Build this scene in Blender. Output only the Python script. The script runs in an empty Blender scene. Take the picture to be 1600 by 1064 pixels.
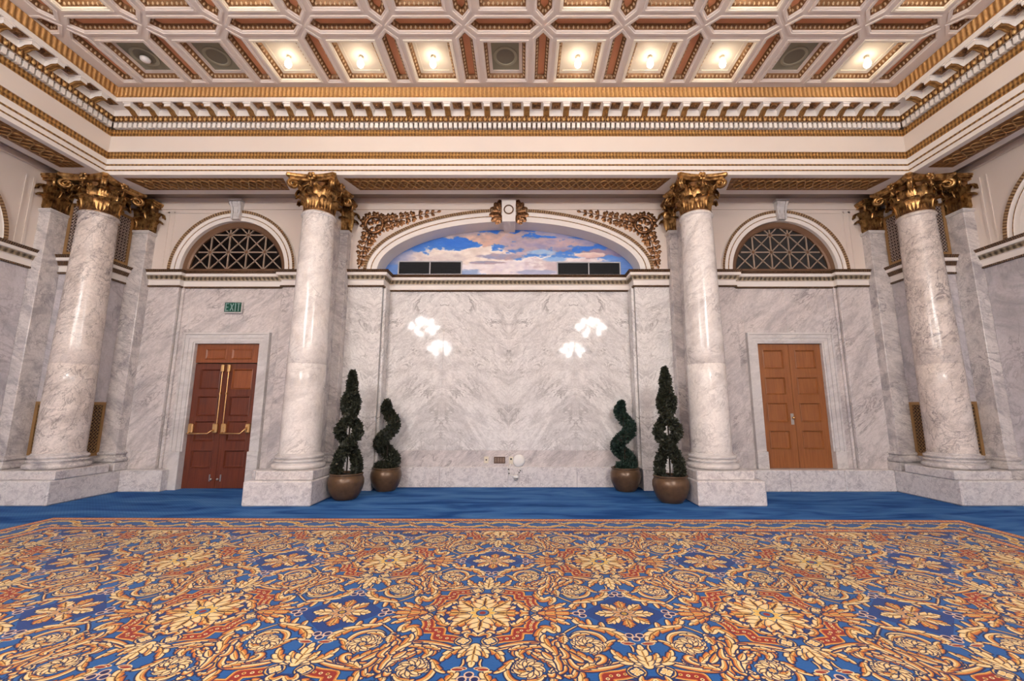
import bpy, math, random
import numpy as np
from mathutils import Vector, Matrix
from mathutils.geometry import tessellate_polygon
random.seed(7)
PI = math.pi
sin, cos, sqrt = math.sin, math.cos, math.sqrt
scene = bpy.context.scene
COL = scene.collection

# ------------------------------------------------------------------ camera
cd = bpy.data.cameras.new('camera'); cam = bpy.data.objects.new('camera', cd); COL.objects.link(cam)
cd.sensor_width = 36.0; cd.lens = 36.0 * 670 / 1600; cd.shift_x = -17 / 1600; cd.clip_start = .05
cam.location = (0.27, 0, 1.4); cam.rotation_euler = (math.radians(90 + 9.157), 0, 0)
scene.camera = cam
# ------------------------------------------------------------------ view, world
vs = scene.view_settings
vs.view_transform = 'Standard'; vs.look = 'None'; vs.gamma = 1; vs.use_curve_mapping = False; vs.exposure = 0.98
wd = bpy.data.worlds.new('world'); scene.world = wd; wd.use_nodes = True
wd.node_tree.nodes['Background'].inputs[0].default_value = (.9, .95, 1, 1)
wd.node_tree.nodes['Background'].inputs[1].default_value = .4
REAR = -8.0
BULB_POWER, GLOBE_EMIT = 2.6, 86

# ------------------------------------------------------------------ node helpers
def newmat(name):
    m = bpy.data.materials.new(name); m.use_nodes = True
    nt = m.node_tree; b = nt.nodes['Principled BSDF']
    return m, nt, b
def ND(nt, t, **kw):
    n = nt.nodes.new(t)
    for k, v in kw.items():
        if k.startswith('i_'):
            n.inputs[int(k[2:]) if k[2:].isdigit() else k[2:].replace('_', ' ')].default_value = v
        else: setattr(n, k, v)
    return n
def c4(c): return (c[0], c[1], c[2], 1)
def srgb(r, g, b):
    f = lambda v: (v / 255) / 12.92 if v / 255 < .04045 else ((v / 255 + .055) / 1.055) ** 2.4
    return (f(r), f(g), f(b))
def ramp(nt, stops):
    r = nt.nodes.new('ShaderNodeValToRGB'); e = r.color_ramp.elements
    while len(e) < len(stops): e.new(.5)
    for el, (p, c) in zip(e, stops): el.position = p; el.color = c4(c)
    return r
def math_n(nt, op, a, b=None, clamp=False):
    n = nt.nodes.new('ShaderNodeMath'); n.operation = op; n.use_clamp = clamp
    for i, v in enumerate((a, b)):
        if v is None: continue
        if isinstance(v, (int, float)): n.inputs[i].default_value = v
        else: nt.links.new(v, n.inputs[i])
    return n.outputs[0]
def mixc(nt, f, a, b, mode='MIX'):
    n = nt.nodes.new('ShaderNodeMix'); n.data_type = 'RGBA'; n.blend_type = mode
    for s, v in ((n.inputs[0], f), (n.inputs[6], a), (n.inputs[7], b)):
        if isinstance(v, (int, float)): s.default_value = v
        elif isinstance(v, tuple): s.default_value = c4(v)
        else: nt.links.new(v, s)
    return n.outputs[2]
def plain(name, col, rough=.5, metal=0, var=0.0, scale=6, emit=0, spec=.5):
    m, nt, b = newmat(name)
    b.inputs['Base Color'].default_value = c4(col); b.inputs['Roughness'].default_value = rough
    b.inputs['Metallic'].default_value = metal; b.inputs['Specular IOR Level'].default_value = spec
    if var:
        g = ND(nt, 'ShaderNodeNewGeometry'); n = ND(nt, 'ShaderNodeTexNoise', i_Scale=scale, i_Detail=5.0)
        nt.links.new(g.outputs['Position'], n.inputs['Vector'])
        d = tuple(c * (1 - var) for c in col)
        nt.links.new(mixc(nt, n.outputs[0], d, tuple(min(1, c * (1 + var * .6)) for c in col)), b.inputs['Base Color'])
    if emit:
        b.inputs['Emission Color'].default_value = c4(col); b.inputs['Emission Strength'].default_value = emit
    return m
def marble(name, base, dark, vein, s=1.0, amt=.7, rough=.16, rot=35, mirror=0, cloud=.6, squash=.4, bold=0, spec=.5):
    m, nt, b = newmat(name); L = nt.links.new
    g = ND(nt, 'ShaderNodeNewGeometry'); pos = g.outputs['Position']
    if mirror:
        sp = ND(nt, 'ShaderNodeSeparateXYZ'); L(pos, sp.inputs[0]); cb = ND(nt, 'ShaderNodeCombineXYZ')
        L(math_n(nt, 'PINGPONG', sp.outputs[0], mirror), cb.inputs[0]); L(sp.outputs[1], cb.inputs[1]); L(sp.outputs[2], cb.inputs[2]); pos = cb.outputs[0]
    mp = ND(nt, 'ShaderNodeMapping'); L(pos, mp.inputs[0])
    mp.inputs['Rotation'].default_value = (math.radians(rot * .4), math.radians(rot), math.radians(rot * .3)); 
    mp2 = ND(nt, 'ShaderNodeMapping'); L(mp.outputs[0], mp2.inputs[0]); mp2.inputs['Scale'].default_value = (squash, 1, 1)
    n1 = ND(nt, 'ShaderNodeTexNoise', i_Scale=1.3 * s, i_Detail=6.0, i_Roughness=.62, i_Distortion=1.4); L(mp2.outputs[0], n1.inputs['Vector'])
    r1 = ramp(nt, [(.36, dark), (.36 + .3 * cloud, base)]); L(n1.outputs[0], r1.inputs[0])
    n2 = ND(nt, 'ShaderNodeTexNoise', i_Scale=2.2 * s, i_Detail=9.0, i_Roughness=.66, i_Distortion=1.0); L(mp2.outputs[0], n2.inputs['Vector'])
    v = math_n(nt, 'ABSOLUTE', math_n(nt, 'SUBTRACT', n2.outputs[0], .5))
    v = math_n(nt, 'SUBTRACT', 1.0, math_n(nt, 'DIVIDE', v, .028, True), True)
    n3 = ND(nt, 'ShaderNodeTexNoise', i_Scale=1.1 * s, i_Detail=3.0); L(mp.outputs[0], n3.inputs['Vector'])
    k = ND(nt, 'ShaderNodeMapRange'); k.inputs[1].default_value = .42; k.inputs[2].default_value = .66; L(n3.outputs[0], k.inputs[0])
    f = math_n(nt, 'MULTIPLY', math_n(nt, 'MULTIPLY', v, k.outputs[0]), amt)
    n4 = ND(nt, 'ShaderNodeTexNoise', i_Scale=7.5 * s, i_Detail=8.0, i_Roughness=.7, i_Distortion=.8); L(mp2.outputs[0], n4.inputs['Vector'])
    v4 = math_n(nt, 'ABSOLUTE', math_n(nt, 'SUBTRACT', n4.outputs[0], .5))
    v4 = math_n(nt, 'MULTIPLY', math_n(nt, 'SUBTRACT', 1.0, math_n(nt, 'DIVIDE', v4, .05, True), True), .34 * amt)
    c = mixc(nt, f, r1.outputs[0], vein); c = mixc(nt, v4, c, vein)
    if bold:
        n5 = ND(nt, 'ShaderNodeTexNoise', i_Scale=.9 * s, i_Detail=7.0, i_Roughness=.6, i_Distortion=1.8); L(mp2.outputs[0], n5.inputs['Vector'])
        v5 = math_n(nt, 'ABSOLUTE', math_n(nt, 'SUBTRACT', n5.outputs[0], .48))
        v5 = math_n(nt, 'MULTIPLY', math_n(nt, 'SUBTRACT', 1.0, math_n(nt, 'DIVIDE', v5, .012, True), True), bold)
        c = mixc(nt, v5, c, tuple(x * .55 for x in vein))
    L(c, b.inputs['Base Color']); b.inputs['Roughness'].default_value = rough; b.inputs['Specular IOR Level'].default_value = spec
    return m
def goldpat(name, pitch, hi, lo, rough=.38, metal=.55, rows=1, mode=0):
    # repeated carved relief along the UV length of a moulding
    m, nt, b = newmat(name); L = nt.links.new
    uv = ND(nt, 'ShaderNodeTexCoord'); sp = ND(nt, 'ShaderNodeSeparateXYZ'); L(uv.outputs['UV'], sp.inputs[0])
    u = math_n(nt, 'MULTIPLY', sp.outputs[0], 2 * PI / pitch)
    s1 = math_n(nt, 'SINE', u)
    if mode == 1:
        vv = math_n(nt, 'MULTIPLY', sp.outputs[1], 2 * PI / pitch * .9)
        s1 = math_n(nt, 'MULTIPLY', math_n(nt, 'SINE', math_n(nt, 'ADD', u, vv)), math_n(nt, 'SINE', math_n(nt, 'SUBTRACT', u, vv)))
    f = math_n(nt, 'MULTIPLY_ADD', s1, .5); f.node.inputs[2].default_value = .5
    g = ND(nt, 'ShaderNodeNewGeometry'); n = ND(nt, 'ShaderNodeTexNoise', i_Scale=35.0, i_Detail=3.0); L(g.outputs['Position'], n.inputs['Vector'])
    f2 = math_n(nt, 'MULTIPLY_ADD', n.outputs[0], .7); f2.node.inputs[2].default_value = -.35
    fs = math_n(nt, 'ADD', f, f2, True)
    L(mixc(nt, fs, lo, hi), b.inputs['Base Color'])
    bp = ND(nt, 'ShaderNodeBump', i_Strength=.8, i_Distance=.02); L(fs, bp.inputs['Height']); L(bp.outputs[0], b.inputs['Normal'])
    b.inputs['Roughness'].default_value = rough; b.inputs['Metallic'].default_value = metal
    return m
def goldmat(name, hi, lo, rough=.34, metal=.85, scale=14):
    m, nt, b = newmat(name); L = nt.links.new
    g = ND(nt, 'ShaderNodeNewGeometry'); n = ND(nt, 'ShaderNodeTexNoise', i_Scale=float(scale), i_Detail=4.0); L(g.outputs['Position'], n.inputs['Vector'])
    r = ramp(nt, [(.35, lo), (.62, hi)]); L(n.outputs[0], r.inputs[0]); L(r.outputs[0], b.inputs['Base Color'])
    b.inputs['Roughness'].default_value = rough; b.inputs['Metallic'].default_value = metal
    return m
def woodmat(name, a, bcol, rough=.38):
    m, nt, b = newmat(name); L = nt.links.new
    g = ND(nt, 'ShaderNodeNewGeometry'); mp = ND(nt, 'ShaderNodeMapping'); L(g.outputs['Position'], mp.inputs[0]); mp.inputs['Scale'].default_value = (14, 14, .9)
    n = ND(nt, 'ShaderNodeTexNoise', i_Scale=2.2, i_Detail=7.0, i_Roughness=.62, i_Distortion=.6); L(mp.outputs[0], n.inputs['Vector'])
    r = ramp(nt, [(.3, a), (.7, bcol)]); L(n.outputs[0], r.inputs[0]); L(r.outputs[0], b.inputs['Base Color'])
    b.inputs['Roughness'].default_value = rough
    return m

# ------------------------------------------------------------------ materials
M = {}
M['niche'] = marble('marble_niche', (.80, .78, .775), (.62, .60, .60), (.26, .245, .25), 2.1, 1.0, .06, 38, mirror=1.26, squash=.45, spec=.16)
M['wall'] = marble('marble_wall', (.70, .645, .635), (.50, .465, .47), (.25, .22, .225), 2.1, .95, .2, 40, squash=.33)
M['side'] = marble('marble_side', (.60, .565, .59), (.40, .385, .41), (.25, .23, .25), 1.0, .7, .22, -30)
M['column'] = marble('marble_column', (.83, .79, .765), (.66, .62, .60), (.25, .22, .23), 1.7, .6, .21, 28, squash=.55)
M['corner'] = marble('marble_corner', (.78, .70, .65), (.58, .51, .47), (.16, .13, .14), 1.9, .85, .22, 34, squash=.5, bold=.6)
M['pil'] = marble('marble_pilaster', (.69, .645, .63), (.44, .41, .42), (.2, .18, .2), 2.0, .8, .22, -24, bold=.3)
M['base'] = marble('marble_base', (.78, .74, .73), (.58, .54, .55), (.22, .2, .23), 7.5, 1.0, .3, 20, squash=.8)
M['frame'] = marble('marble_frame', (.68, .65, .64), (.54, .51, .51), (.33, .31, .32), 1.4, .5, .25, 15)
M['joint'] = plain('joint_grout', (.80, .76, .74), .8)
M['cream'] = plain('cream_plaster', (.74, .66, .60), .55, var=.05, scale=2)
M['white'] = plain('white_plaster', (.80, .75, .71), .5, var=.03, scale=3)
M['rib'] = plain('ceiling_plaster', (.74, .645, .585), .6, var=.06, scale=3)
M['taupe'] = plain('taupe_plaster', (.36, .29, .24), .6, var=.05)
M['terra'] = plain('terracotta_panel', (.66, .28, .135), .6, var=.12, scale=5)
M['green'] = plain('olive_panel', (.23, .215, .15), .6, var=.1, scale=5)
M['greenhi'] = plain('olive_ring', (.31, .29, .205), .6)
M['greenlo'] = plain('olive_disc', (.15, .13, .09), .6)
M['lit'] = plain('coffer_white', (.86, .78, .66), .55)
HI, LO = (.58, .31, .085), (.13, .05, .012)
M['gold'] = goldmat('gilded_carving', (.62, .37, .14), (.15, .065, .02), .33)
M['golddark'] = goldmat('dark_gilding', (.32, .16, .06), (.09, .036, .014), .45, .6)
M['braid'] = goldmat('braid_gilding', (.50, .29, .11), (.30, .16, .06), .45, .4)
M['creamshade'] = plain('shaded_cream_plaster', (.70, .61, .55), .55, var=.05, scale=2)  # cream plaster with the shade of the upper bay walls put into its colour
M['garland'] = goldmat('garland_bronze', (.34, .165, .07), (.05, .02, .010), .36, .75, 30)
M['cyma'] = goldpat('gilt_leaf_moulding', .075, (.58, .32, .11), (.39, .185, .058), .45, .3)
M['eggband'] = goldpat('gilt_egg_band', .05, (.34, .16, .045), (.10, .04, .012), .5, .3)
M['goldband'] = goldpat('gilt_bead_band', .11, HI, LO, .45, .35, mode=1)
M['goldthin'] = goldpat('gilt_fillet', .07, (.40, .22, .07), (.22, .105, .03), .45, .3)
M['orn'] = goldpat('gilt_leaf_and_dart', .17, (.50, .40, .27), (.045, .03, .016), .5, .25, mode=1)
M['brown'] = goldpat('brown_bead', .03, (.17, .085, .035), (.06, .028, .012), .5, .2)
M['archgilt'] = goldpat('gilt_arch_moulding', .04, (.42, .27, .14), (.15, .075, .034), .5, .25)
M['eggs'] = plain('gilt_eggs', (.68, .42, .17), .4, .35, var=.3, scale=20)
M['coffgold'] = plain('coffer_gilding', (.25, .12, .045), .5, .3, var=.35, scale=25)
M['coffegg'] = plain('coffer_eggs', (.60, .42, .25), .5, .2, var=.3, scale=20)
M['guil'] = goldpat('gilt_soffit', .16, (.36, .17, .05), (.17, .07, .02), .45, .35, mode=1)
M['bronze'] = plain('bronze_lattice', (.165, .085, .045), .45, .25, var=.15)
M['bronzel'] = plain('bronze_bars', (.36, .27, .21), .45, .2, var=.1)
M['glassdark'] = plain('dark_glass', (.006, .004, .004), .12, spec=.12)
M['glassgrey'] = plain('grey_glass', (.034, .033, .034), .2, spec=.15)
M['lattice'] = plain('grille_metal', (.42, .33, .28), .4, .4)
M['latticelow'] = plain('grille_brass', (.33, .2, .09), .4, .5)
M['grilleback'] = plain('grille_dark', (.03, .014, .014), .8)
M['grilleframe'] = plain('grille_gilt_frame', (.38, .22, .09), .42, .45, var=.2)
M['doorL'] = woodmat('mahogany', (.085, .018, .009), (.175, .040, .015))
M['doorLt'] = woodmat('mahogany_light', (.19, .050, .015), (.31, .092, .027))
M['doorR'] = woodmat('oak_brown', (.225, .074, .020), (.345, .124, .036))
M['brass'] = plain('polished_brass', (.80, .50, .22), .25, .85)
M['steel'] = plain('steel', (.55, .53, .5), .3, .8)
M['black'] = plain('black', (.012, .012, .012), .4)
M['louvre'] = plain('black_louvre', (.025, .026, .03), .5)
M['ventframe'] = plain('vent_frame', (.42, .42, .45), .45)
M['plastic'] = plain('white_plastic', (.84, .82, .79), .35)
M['ivory'] = plain('ivory_plastic', (.72, .66, .53), .4)
M['outlet'] = plain('brown_plate', (.10, .055, .035), .45)
M['outletin'] = plain('brown_socket', (.30, .2, .15), .45)
M['exitg'] = plain('exit_green', (.002, .075, .047), .35)
M['exitw'] = plain('exit_letters', (.33, .46, .45), .4)
M['soil'] = plain('soil', (.02, .014, .01), .9, var=.5, scale=40)
M['leaf'] = plain('topiary_leaf', (.030, .034, .020), .5, var=.6, scale=60)
M['leafg'] = plain('topiary_leaf_green', (.020, .046, .033), .5, var=.6, scale=60)
M['core'] = plain('topiary_core', (.008, .010, .006), .8)
M['stem'] = plain('topiary_stem', (.03, .02, .014), .8)
M['pot'] = plain('bronze_glaze_pot', (.128, .070, .036), .28, .2, var=.55, scale=16)
M['bulb'] = plain('lamp_glow', (1, .86, .66), .4, emit=9)
M['globe'] = plain('chandelier_glow', (1, .975, .945), .3, emit=GLOBE_EMIT)

# ------------------------------------------------------------------ mesh builder
class MB:
    def __init__(s): s.v = []; s.f = []; s.m = []; s.uv = []
    def add(s, vs, fs, mi=0, uvs=None):
        o = len(s.v); s.v += [tuple(p) for p in vs]
        for k, f in enumerate(fs):
            s.f.append(tuple(i + o for i in f)); s.m.append(mi); s.uv.append(uvs[k] if uvs else None)
        return s
    def box(s, x0, x1, y0, y1, z0, z1, mi=0):
        v = [(x, y, z) for z in (z0, z1) for y in (y0, y1) for x in (x0, x1)]
        return s.add(v, [(0, 2, 3, 1), (4, 5, 7, 6), (0, 1, 5, 4), (2, 6, 7, 3), (0, 4, 6, 2), (1, 3, 7, 5)], mi)
    def bev(s, x0, x1, y0, y1, z0, z1, b=.01, mi=0):
        # box chamfered on every edge
        xs, ys, zs = (x0, x1), (y0, y1), (z0, z1); v = []; idx = {}
        for i in (0, 1):
            for j in (0, 1):
                for k in (0, 1):
                    for a in range(3):
                        p = [xs[i], ys[j], zs[k]]; d = [b if q == 0 else -b for q in (i, j, k)]
                        for c in range(3):
                            if c != a: p[c] += d[c]
                        idx[(i, j, k, a)] = len(v); v.append(tuple(p))
        f = []
        for a in range(3):
            b1, b2 = [c for c in range(3) if c != a]
            for e in (0, 1):
                q = []
                for (m1, m2) in ((0, 0), (1, 0), (1, 1), (0, 1)):
                    t = [0, 0, 0]; t[a] = e; t[b1] = m1; t[b2] = m2; q.append(idx[(t[0], t[1], t[2], a)])
                f.append(tuple(q))
        for a in range(3):
            b1, b2 = [c for c in range(3) if c != a]
            for m1 in (0, 1):
                for m2 in (0, 1):
                    t0 = [0, 0, 0]; t0[b1] = m1; t0[b2] = m2; t1 = list(t0); t1[a] = 1
                    f.append((idx[(*t0, b1)], idx[(*t1, b1)], idx[(*t1, b2)], idx[(*t0, b2)]))
        for i in (0, 1):
            for j in (0, 1):
                for k in (0, 1): f.append(tuple(idx[(i, j, k, a)] for a in range(3)))
        return s.add(v, f, mi)
    def lathe(s, prof, n=24, c=(0, 0, 0), mi=0, a0=0, a1=2 * PI):
        full = abs(a1 - a0 - 2 * PI) < 1e-6; k = n if full else n + 1; v = []
        for r, z in prof:
            for i in range(k):
                a = a0 + (a1 - a0) * i / n; v.append((c[0] + r * cos(a), c[1] + r * sin(a), c[2] + z))
        f = [(j * k + i, j * k + (i + 1) % k, (j + 1) * k + (i + 1) % k, (j + 1) * k + i) for j in range(len(prof) - 1) for i in range(n)]
        return s.add(v, f, mi)
    def tube(s, pts, r, n=8, mi=0, cap=True):
        P = [Vector(p) for p in pts]; R = r if isinstance(r, (list, tuple)) else [r] * len(P); v = []; up = None
        for i, p in enumerate(P):
            t = (P[min(i + 1, len(P) - 1)] - P[max(i - 1, 0)]).normalized()
            if up is None: up = Vector((0, 0, 1)) if abs(t.z) < .9 else Vector((1, 0, 0))
            a = t.cross(up)
            if a.length < 1e-5: a = t.orthogonal()
            a.normalize(); b = a.cross(t); up = b
            for k in range(n):
                q = 2 * PI * k / n; v.append(p + (a * cos(q) + b * sin(q)) * R[i])
        f = [(i * n + k, i * n + (k + 1) % n, (i + 1) * n + (k + 1) % n, (i + 1) * n + k) for i in range(len(P) - 1) for k in range(n)]
        if cap: f += [tuple(range(n))[::-1], tuple((len(P) - 1) * n + k for k in range(n))]
        return s.add(v, f, mi)
    def sphere(s, c, r, n=12, m=8, mi=0, sc=(1, 1, 1)):
        v = [(c[0], c[1], c[2] + r * sc[2])]
        for j in range(1, m):
            t = PI * j / m
            for i in range(n): a = 2 * PI * i / n; v.append((c[0] + r * sc[0] * sin(t) * cos(a), c[1] + r * sc[1] * sin(t) * sin(a), c[2] + r * sc[2] * cos(t)))
        v.append((c[0], c[1], c[2] - r * sc[2])); f = [(0, 1 + i, 1 + (i + 1) % n) for i in range(n)]
        for j in range(m - 2):
            f += [(1 + j * n + i, 1 + (j + 1) * n + i, 1 + (j + 1) * n + (i + 1) % n, 1 + j * n + (i + 1) % n) for i in range(n)]
        l = len(v) - 1; f += [(l, l - n + (i + 1) % n, l - n + i) for i in range(n)]
        return s.add(v, f, mi)
    def sweep(s, path, prof, mis, zoff=0):
        # profile (d, z) carried along an open plan path, d measured to the right of travel, mitred
        n = len(path); off = []; dist = [0]
        nr = []
        for i in range(n - 1):
            t = Vector(path[i + 1]) - Vector(path[i]); dist.append(dist[-1] + t.length); t.normalize(); nr.append(Vector((t.y, -t.x)))
        for i in range(n):
            a = nr[max(i - 1, 0)]; b = nr[min(i, n - 2)]; q = a + b; off.append(q / max(.2, q.dot(a)))
        cum = [0]
        for a, b in zip(prof, prof[1:]): cum.append(cum[-1] + math.hypot(b[0] - a[0], b[1] - a[1]))
        for j in range(len(prof) - 1):
            vs = []; fs = []; us = []
            for i in range(n):
                for k in (j, j + 1):
                    d, z = prof[k]; p = Vector(path[i]) + off[i] * d; vs.append((p.x, p.y, z + zoff))
            for i in range(n - 1):
                fs.append((2 * i, 2 * i + 2, 2 * i + 3, 2 * i + 1)); us.append([(dist[i], cum[j]), (dist[i + 1], cum[j]), (dist[i + 1], cum[j + 1]), (dist[i], cum[j + 1])])
            s.add(vs, fs, mis[j] if isinstance(mis, (list, tuple)) else mis, us)
        return s
    def arch(s, cx, zc, a, b, prof, mis, n=48):
        # profile (offset, y) carried round a half ellipse standing on z = zc
        def pt(o, y, t): return (cx + (a + o) * cos(t), y, zc + (b + o) * sin(t))
        L = [0]
        for i in range(n):
            p, q = pt(0, 0, PI * i / n), pt(0, 0, PI * (i + 1) / n); L.append(L[-1] + math.hypot(p[0] - q[0], p[2] - q[2]))
        for j in range(len(prof) - 1):
            vs = []; fs = []; us = []
            for i in range(n + 1):
                t = PI * i / n; vs += [pt(*prof[j], t), pt(*prof[j + 1], t)]
            for i in range(n):
                fs.append((2 * i, 2 * i + 2, 2 * i + 3, 2 * i + 1)); us.append([(L[i], 0), (L[i + 1], 0), (L[i + 1], .05), (L[i], .05)])
            s.add(vs, fs, mis[j] if isinstance(mis, (list, tuple)) else mis, us)
        return s
    def spandrel(s, cx, zc, a, b, x0, x1, zt, y, n=48, mi=0):
        # wall face above a half-ellipse opening
        vs = []; fs = []
        for i in range(n + 1):
            t = PI * i / n; x = cx + a * cos(t); vs += [(x, y, zc + b * sin(t)), (x, y, zt)]
        for i in range(n): fs.append((2 * i, 2 * i + 2, 2 * i + 3, 2 * i + 1))
        s.add(vs, fs, mi)
        for xa, xb in ((x0, cx - a), (cx + a, x1)):
            if xb > xa: s.add([(xa, y, zc), (xb, y, zc), (xb, y, zt), (xa, y, zt)], [(0, 1, 2, 3)], mi)
        return s
    def rot90(s, c=0):
        return s
    def map(s, fn): s.v = [tuple(fn(p)) for p in s.v]; return s
    def mesh(s, name, mats, smooth=False):
        me = bpy.data.meshes.new(name); me.from_pydata(s.v, [], s.f)
        for m in (mats if isinstance(mats, (list, tuple)) else [mats]): me.materials.append(m)
        me.polygons.foreach_set('material_index', s.m)
        if any(u is not None for u in s.uv):
            ul = me.uv_layers.new(name='UVMap'); data = []
            for f, u in zip(s.f, s.uv): data += (u if u else [(0, 0)] * len(f))
            ul.data.foreach_set('uv', [c for p in data for c in p])
        if smooth: me.polygons.foreach_set('use_smooth', [True] * len(s.f))
        me.update()
        return me
    def build(s, name, mats, parent=None, smooth=False, local=False, stuff=False):
        # vertices are in world metres unless local; the part's own origin is put at its middle
        base = parent_loc(parent)
        if not local:
            if s.v:
                lo = [min(p[i] for p in s.v) for i in range(3)]; hi = [max(p[i] for p in s.v) for i in range(3)]
                c = ((lo[0] + hi[0]) / 2, (lo[1] + hi[1]) / 2, lo[2])
            else: c = (0, 0, 0)
            s.v = [(p[0] - c[0], p[1] - c[1], p[2] - c[2]) for p in s.v]
            loc = (c[0] - base[0], c[1] - base[1], c[2] - base[2])
        else: loc = (0, 0, 0)
        o = bpy.data.objects.new(name, s.mesh(name, mats, smooth)); COL.objects.link(o); o.location = loc
        if parent: o.parent = parent
        if stuff: o['kind'] = 'stuff'
        return o
def parent_loc(p):
    b = Vector((0, 0, 0))
    while p: b += Vector(p.location); p = p.parent
    return b
def place(me, name, parent, loc, rotz=0, scale=None, world=True):
    o = bpy.data.objects.new(name, me); COL.objects.link(o)
    b = parent_loc(parent) if world else Vector((0, 0, 0))
    o.location = Vector(loc) - b; o.rotation_euler = (0, 0, rotz)
    if scale: o.scale = scale
    if parent: o.parent = parent
    return o
def tag(o, label, cat, group=None):
    o['label'] = label; o['category'] = cat
    if group: o['group'] = group
    return o
def thing(name, label, cat, loc, group=None, rotz=0):
    o = bpy.data.objects.new(name, None); COL.objects.link(o); o.location = loc; o.rotation_euler = (0, 0, rotz); o.empty_display_size = .1
    return tag(o, label, cat, group)
def struct_empty(name, loc=(0, 0, 0)):
    o = bpy.data.objects.new(name, None); COL.objects.link(o); o['kind'] = 'structure'; o.location = loc; return o
def struct(name, mb, mats, smooth=False):
    o = mb.build(name, mats, None, smooth); o['kind'] = 'structure'; return o

# key planes (metres)
XW, YP, YR, YN = 7.84, 7.84, 7.94, 8.17     # side walls, pier face, bay recess, niche wall
EX, EY = 6.82, 6.73                         # entablature face
CX, CCX, CY = 3.295, 7.14, 7.06              # column centres
ZC = 6.70                                   # ceiling
ZS = 4.0                                    # top of the string course
FX = 5.25                                   # door / lunette centre

# ------------------------------------------------------------------ floor and generated textile patterns
def carpet_floor():
    m, nt, b = newmat('blue_carpet'); L = nt.links.new
    g = ND(nt, 'ShaderNodeNewGeometry')
    n = ND(nt, 'ShaderNodeTexNoise', i_Scale=1.1, i_Detail=4.0, i_Distortion=1.2); mp = ND(nt, 'ShaderNodeMapping'); mp.inputs['Scale'].default_value = (.7, 2.6, 1)
    L(g.outputs['Position'], mp.inputs[0]); L(mp.outputs[0], n.inputs['Vector'])
    r = ramp(nt, [(.36, srgb(24, 76, 142)), (.5, srgb(56, 110, 176)), (.66, srgb(82, 133, 193))]); L(n.outputs[0], r.inputs[0])
    w = ND(nt, 'ShaderNodeTexWave', i_Scale=14.0, i_Distortion=.4); w.wave_type = 'BANDS'; w.bands_direction = 'DIAGONAL'; L(g.outputs['Position'], w.inputs['Vector'])
    n2 = ND(nt, 'ShaderNodeTexNoise', i_Scale=160.0, i_Detail=2.0); L(g.outputs['Position'], n2.inputs['Vector'])
    f = math_n(nt, 'MULTIPLY', w.outputs['Fac'], .16)
    c = mixc(nt, f, r.outputs[0], srgb(20, 56, 108)); c = mixc(nt, math_n(nt, 'MULTIPLY', n2.outputs[0], .35), c, srgb(16, 48, 96))
    L(c, b.inputs['Base Color']); b.inputs['Roughness'].default_value = .95; b.inputs['Specular IOR Level'].default_value = .15
    return m
M['floor'] = carpet_floor()
struct('floor', MB().box(-XW - .3, XW + .3, REAR - .2, 8.6, -.12, 0), M['floor'])

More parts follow.
